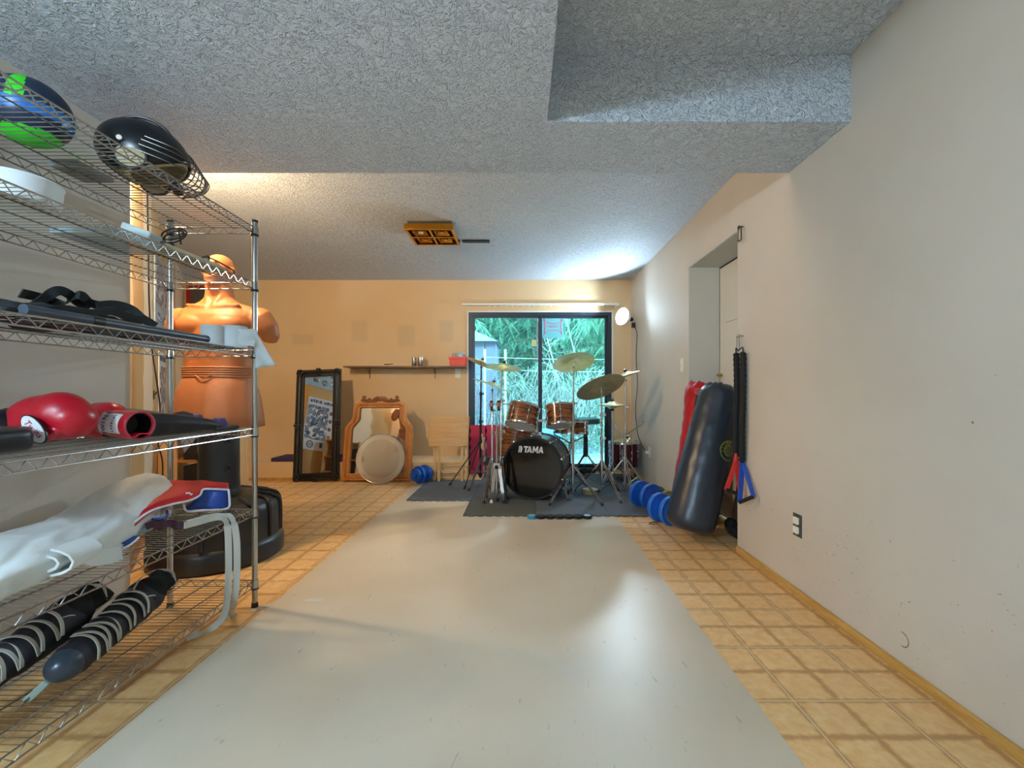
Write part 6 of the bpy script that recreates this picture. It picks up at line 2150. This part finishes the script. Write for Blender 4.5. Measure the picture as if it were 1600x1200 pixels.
def leafmat(name, c1, c2):
    t = NT(name)
    p_ = t.pos()
    t.base(t.mix(t.smooth(t.noise(p_, 5, 4), .3, .7), c1, c2), .6)
    return t.m


M_ced = leafmat('cedar_green', '34604E', '74A27A')
M_ced2 = leafmat('cedar_light', '4C7F62', '9CC49A')
M_bark = wood('bark', '5A4B3E', '7C6A58', 'z', 5, .9)
rnd = random.Random(11)


def spray(mb, p, d, L_, w):
    """one drooping flat spray of leaflets"""
    side = d.cross(V((rnd.uniform(-.4, .4), rnd.uniform(-.4, .4), 1))).normalized()
    n = 6
    for k in range(n):
        q = (k + .5) / n
        b = p + d * (L_ * q) + V((0, 0, -.35 * L_ * q * q))
        for s_ in (-1, 1):
            tip = b + side * s_ * w * (1 - .5 * q) + d * (L_ * .32) + V((0, 0, -.10 * L_))
            m_ = d * (L_ * .09)
            o = len(mb.v)
            mb.v += [b - m_ * .5, tip, b + m_]
            mb.f.append((o, o + 1, o + 2))
            mb.m.append(0)


def cedar(x, y, h, r, n, lab, m, zmin=.5):
    t_ = root('cedar_tree', lab, 'tree', (x, y, -.05), group='cedars behind the house')
    obj('trunk', MB().tube([(x, y, -.05), (x + .05, y, h * .5), (x, y, h)], [.13, .09, .02], 10), M_bark, t_)
    br_, fo = MB(), MB()
    for i in range(n):
        z0 = zmin + (h - zmin) * rnd.random() ** .9
        a_ = rnd.uniform(0, 2 * PI)
        ln = r * (1 - .55 * z0 / h) * rnd.uniform(.7, 1.1)
        d = V((math.cos(a_), math.sin(a_), .15))
        pts = [V((x, y, z0)) + d * (ln * q) + V((0, 0, -.55 * ln * q * q)) for q in (0, .25, .5, .75, 1)]
        br_.tube(pts, [.014, .011, .008, .006, .003], 4)
        for k in range(int(20 * ln) + 10):
            q = rnd.uniform(.12, 1)
            j = min(3, int(q * 4))
            b = pts[j].lerp(pts[j + 1], q * 4 - j)
            dd_ = (d * .5 + V((rnd.uniform(-1, 1), rnd.uniform(-1, 1), rnd.uniform(-1.2, -.2)))).normalized()
            spray(fo, b, dd_, rnd.uniform(.16, .34), rnd.uniform(.03, .07))
    obj('branches', br_, M_bark, t_, kind='stuff')
    obj('foliage', fo, m, t_, smooth=False, kind='stuff')


cedar(-1.2, 9.6, 5.0, 1.9, 70, 'tall drooping cedar seen through the left glass', M_ced2, .4)
cedar(.35, 9.9, 5.2, 1.9, 70, 'cedar behind the centre frame of the patio door', M_ced, .5)
cedar(1.9, 9.3, 5.0, 1.8, 70, 'cedar seen at the right of the patio glass', M_ced2, .9)
cedar(-3.4, 11.5, 6.0, 2.4, 60, 'cedar far left behind the garden shed', M_ced, .5)
cedar(4.3, 11.5, 6.0, 2.4, 60, 'cedar far right beyond the bramble bank', M_ced, .5)

bk_rows = []
for i in range(26):
    y_ = 11.2 + i * .22
    bk_rows.append([V((x_, y_ + .5 * noise.noise(V((x_ * .7, i * .3, 0))), -.1 + 7.5 * (i / 25) ** .8 + .5 * noise.noise(V((x_ * .9, i * .4, 2))))) for x_ in [-14 + k * .7 for k in range(41)]])
obj('hill', MB().grid(bk_rows), leafmat('wooded_bank', '2C4C3E', '527E60'), kind='structure')
bf = MB()
for i in range(15000):
    q = rnd.random()
    c_ = V((rnd.uniform(-5, 6), 11.0 + 5.0 * q, 7.3 * q ** .8 + .15))
    spray(bf, c_, V((rnd.uniform(-.6, .6), -rnd.uniform(.4, 1), rnd.uniform(-.8, .2))).normalized(), rnd.uniform(.25, .5), rnd.uniform(.05, .10))
obj('evergreen_bank', bf, M_ced, loc=(0, 12, 1), smooth=False, kind='stuff', label='dense evergreen growth covering the bank behind the cedars', cat='bushes')

M_twig = mat('dry_twig', 'A9A89C', .9, var=.2)
tw = MB()
for i in range(620):
    x_, y_ = rnd.uniform(-1.6, 2.6), rnd.uniform(7.6, 9.0)
    h_ = rnd.uniform(.5, 1.6)
    dx, dy = rnd.uniform(-.8, .8), rnd.uniform(-.3, .3)
    pts = [V((x_, y_, -.04)), V((x_ + dx * .25, y_ + dy * .3, h_ * .6)), V((x_ + dx * .7, y_ + dy, h_)), V((x_ + dx * 1.2, y_ + dy * 1.3, h_ * rnd.uniform(.4, .95)))]
    tw.tube(smooth_pts(pts, 3), rnd.uniform(.003, .007), 3, cap=False)
obj('bramble_thicket', tw, M_twig, loc=(.5, 8.2, -.04), kind='stuff', label='tangle of dry pale bramble stems outside the patio door', cat='bushes')
lv = MB()
for i in range(5200):
    c_ = V((rnd.uniform(-2.2, 3.0), rnd.uniform(7.2, 9.2), 0))
    c_.z = abs(rnd.gauss(0, .35)) if i % 3 else rnd.uniform(0, 1.5)
    M_ = Matrix.Translation(c_) @ Euler((rnd.uniform(-1, 1), rnd.uniform(-1, 1), rnd.uniform(0, 6))).to_matrix().to_4x4()
    s_ = rnd.uniform(.015, .04)
    lv.add([(-s_, 0, 0), (0, -s_ * .5, 0), (s_, 0, 0), (0, s_ * .5, 0)], [(0, 1, 2, 3)], 0, M_)
obj('undergrowth', lv, M_ced2, loc=(.4, 8.2, 0), smooth=False, kind='stuff', label='low green leaves growing through the brambles', cat='bushes')
for i, (x_, y_, lab) in enumerate(((.50, 8.4, 'thin bare sapling leaning right of the centre frame'), (1.0, 8.7, 'second bare sapling further right in the glass'))):
    sp_ = root('sapling', lab, 'tree', (x_, y_, -.04), group='bare saplings outside')
    m_ = MB().tube(smooth_pts([V((x_ + .35, y_, -.04)), V((x_ + .2, y_, 1.2)), V((x_ - .05, y_, 2.2)), V((x_ - .3, y_, 3.4))], 4), .014, 6)
    obj('stem', m_, M_twig, sp_)
    tw2 = MB()
    for k in range(26):
        q = rnd.uniform(.2, 1)
        b = V((x_ + .35 - .65 * q, y_, 3.3 * q))
        tw2.tube([b, b + V((rnd.uniform(-.3, .3), rnd.uniform(-.2, .2), rnd.uniform(.1, .4))), b + V((rnd.uniform(-.5, .5), rnd.uniform(-.3, .3), rnd.uniform(.2, .7)))], [.006, .004, .002], 4)
    obj('twigs', tw2, M_twig, sp_, kind='stuff')

# neighbour's shed seen through the left glass
shd = root('garden_shed', 'pale grey board shed outside the left glass', 'shed', (-1.1, 8.0, -.03))
M_shed = mat('shed_boards', '7E7C8E', .8, var=.1)
for k in range(9):
    obj('board', MB().box((-2.1 + k * .18, 7.7, -.03), (-1.93 + k * .18, 7.73, 1.95)), M_shed, shd, smooth=False)
obj('wall', MB().box((-2.1, 7.735, -.03), (-.48, 9.0, 1.93)), M_shed, shd, smooth=False)
obj('roof', MB().hull([V((-2.3, 7.55, 1.93)), V((-.42, 7.55, 1.93)), V((-2.3, 9.1, 1.93)), V((-.42, 9.1, 1.93)), V((-2.3, 8.3, 2.35)), V((-1.0, 8.3, 2.25))]), mat('shed_roof', '7C8590', .8), shd, smooth=False)
for i, x_ in enumerate((-.62, -.28)):
    obj('fence_post', MB().cyl((x_, 7.2, -.03), (x_, 7.2, 1.75), .018), M_white, loc=(x_, 7.2, -.03), label='thin white garden post, %s of the two outside the left glass' % ('left' if i == 0 else 'right'), cat='post', group='white garden posts')
for i, z_ in enumerate((1.62, 1.42)):
    obj('fence_wire', MB().tube(smooth_pts([(-.62, 7.18, z_), (1.0, 7.18, z_ - .04), (3.4, 7.18, z_)], 6), .004, 5), M_white, loc=(-.62, 7.18, z_), label='%s white wire strung across the garden' % ('upper' if i == 0 else 'lower'), cat='wire', group='white wires across the garden')
bn = root('covered_bin', 'light blue tarp-covered pile outside the glass behind the bass drum', 'tarp', (.22, 6.5, -.03))
obj('tarp', MB().hull(rbox((.22, 6.5, .20), (.70, .5, .42)) + rbox((.20, 6.5, .34), (.45, .35, .30))), mat('blue_tarp', '6FA6CB', .4, bump=.4, bs=20), bn, remesh=.02, sm=8, disp=.04)
obj('tarp_rope', MB().tube([(-.13, 6.24, .25), (.22, 6.22, .27), (.57, 6.24, .25)], .008, 6), M_white, bn)
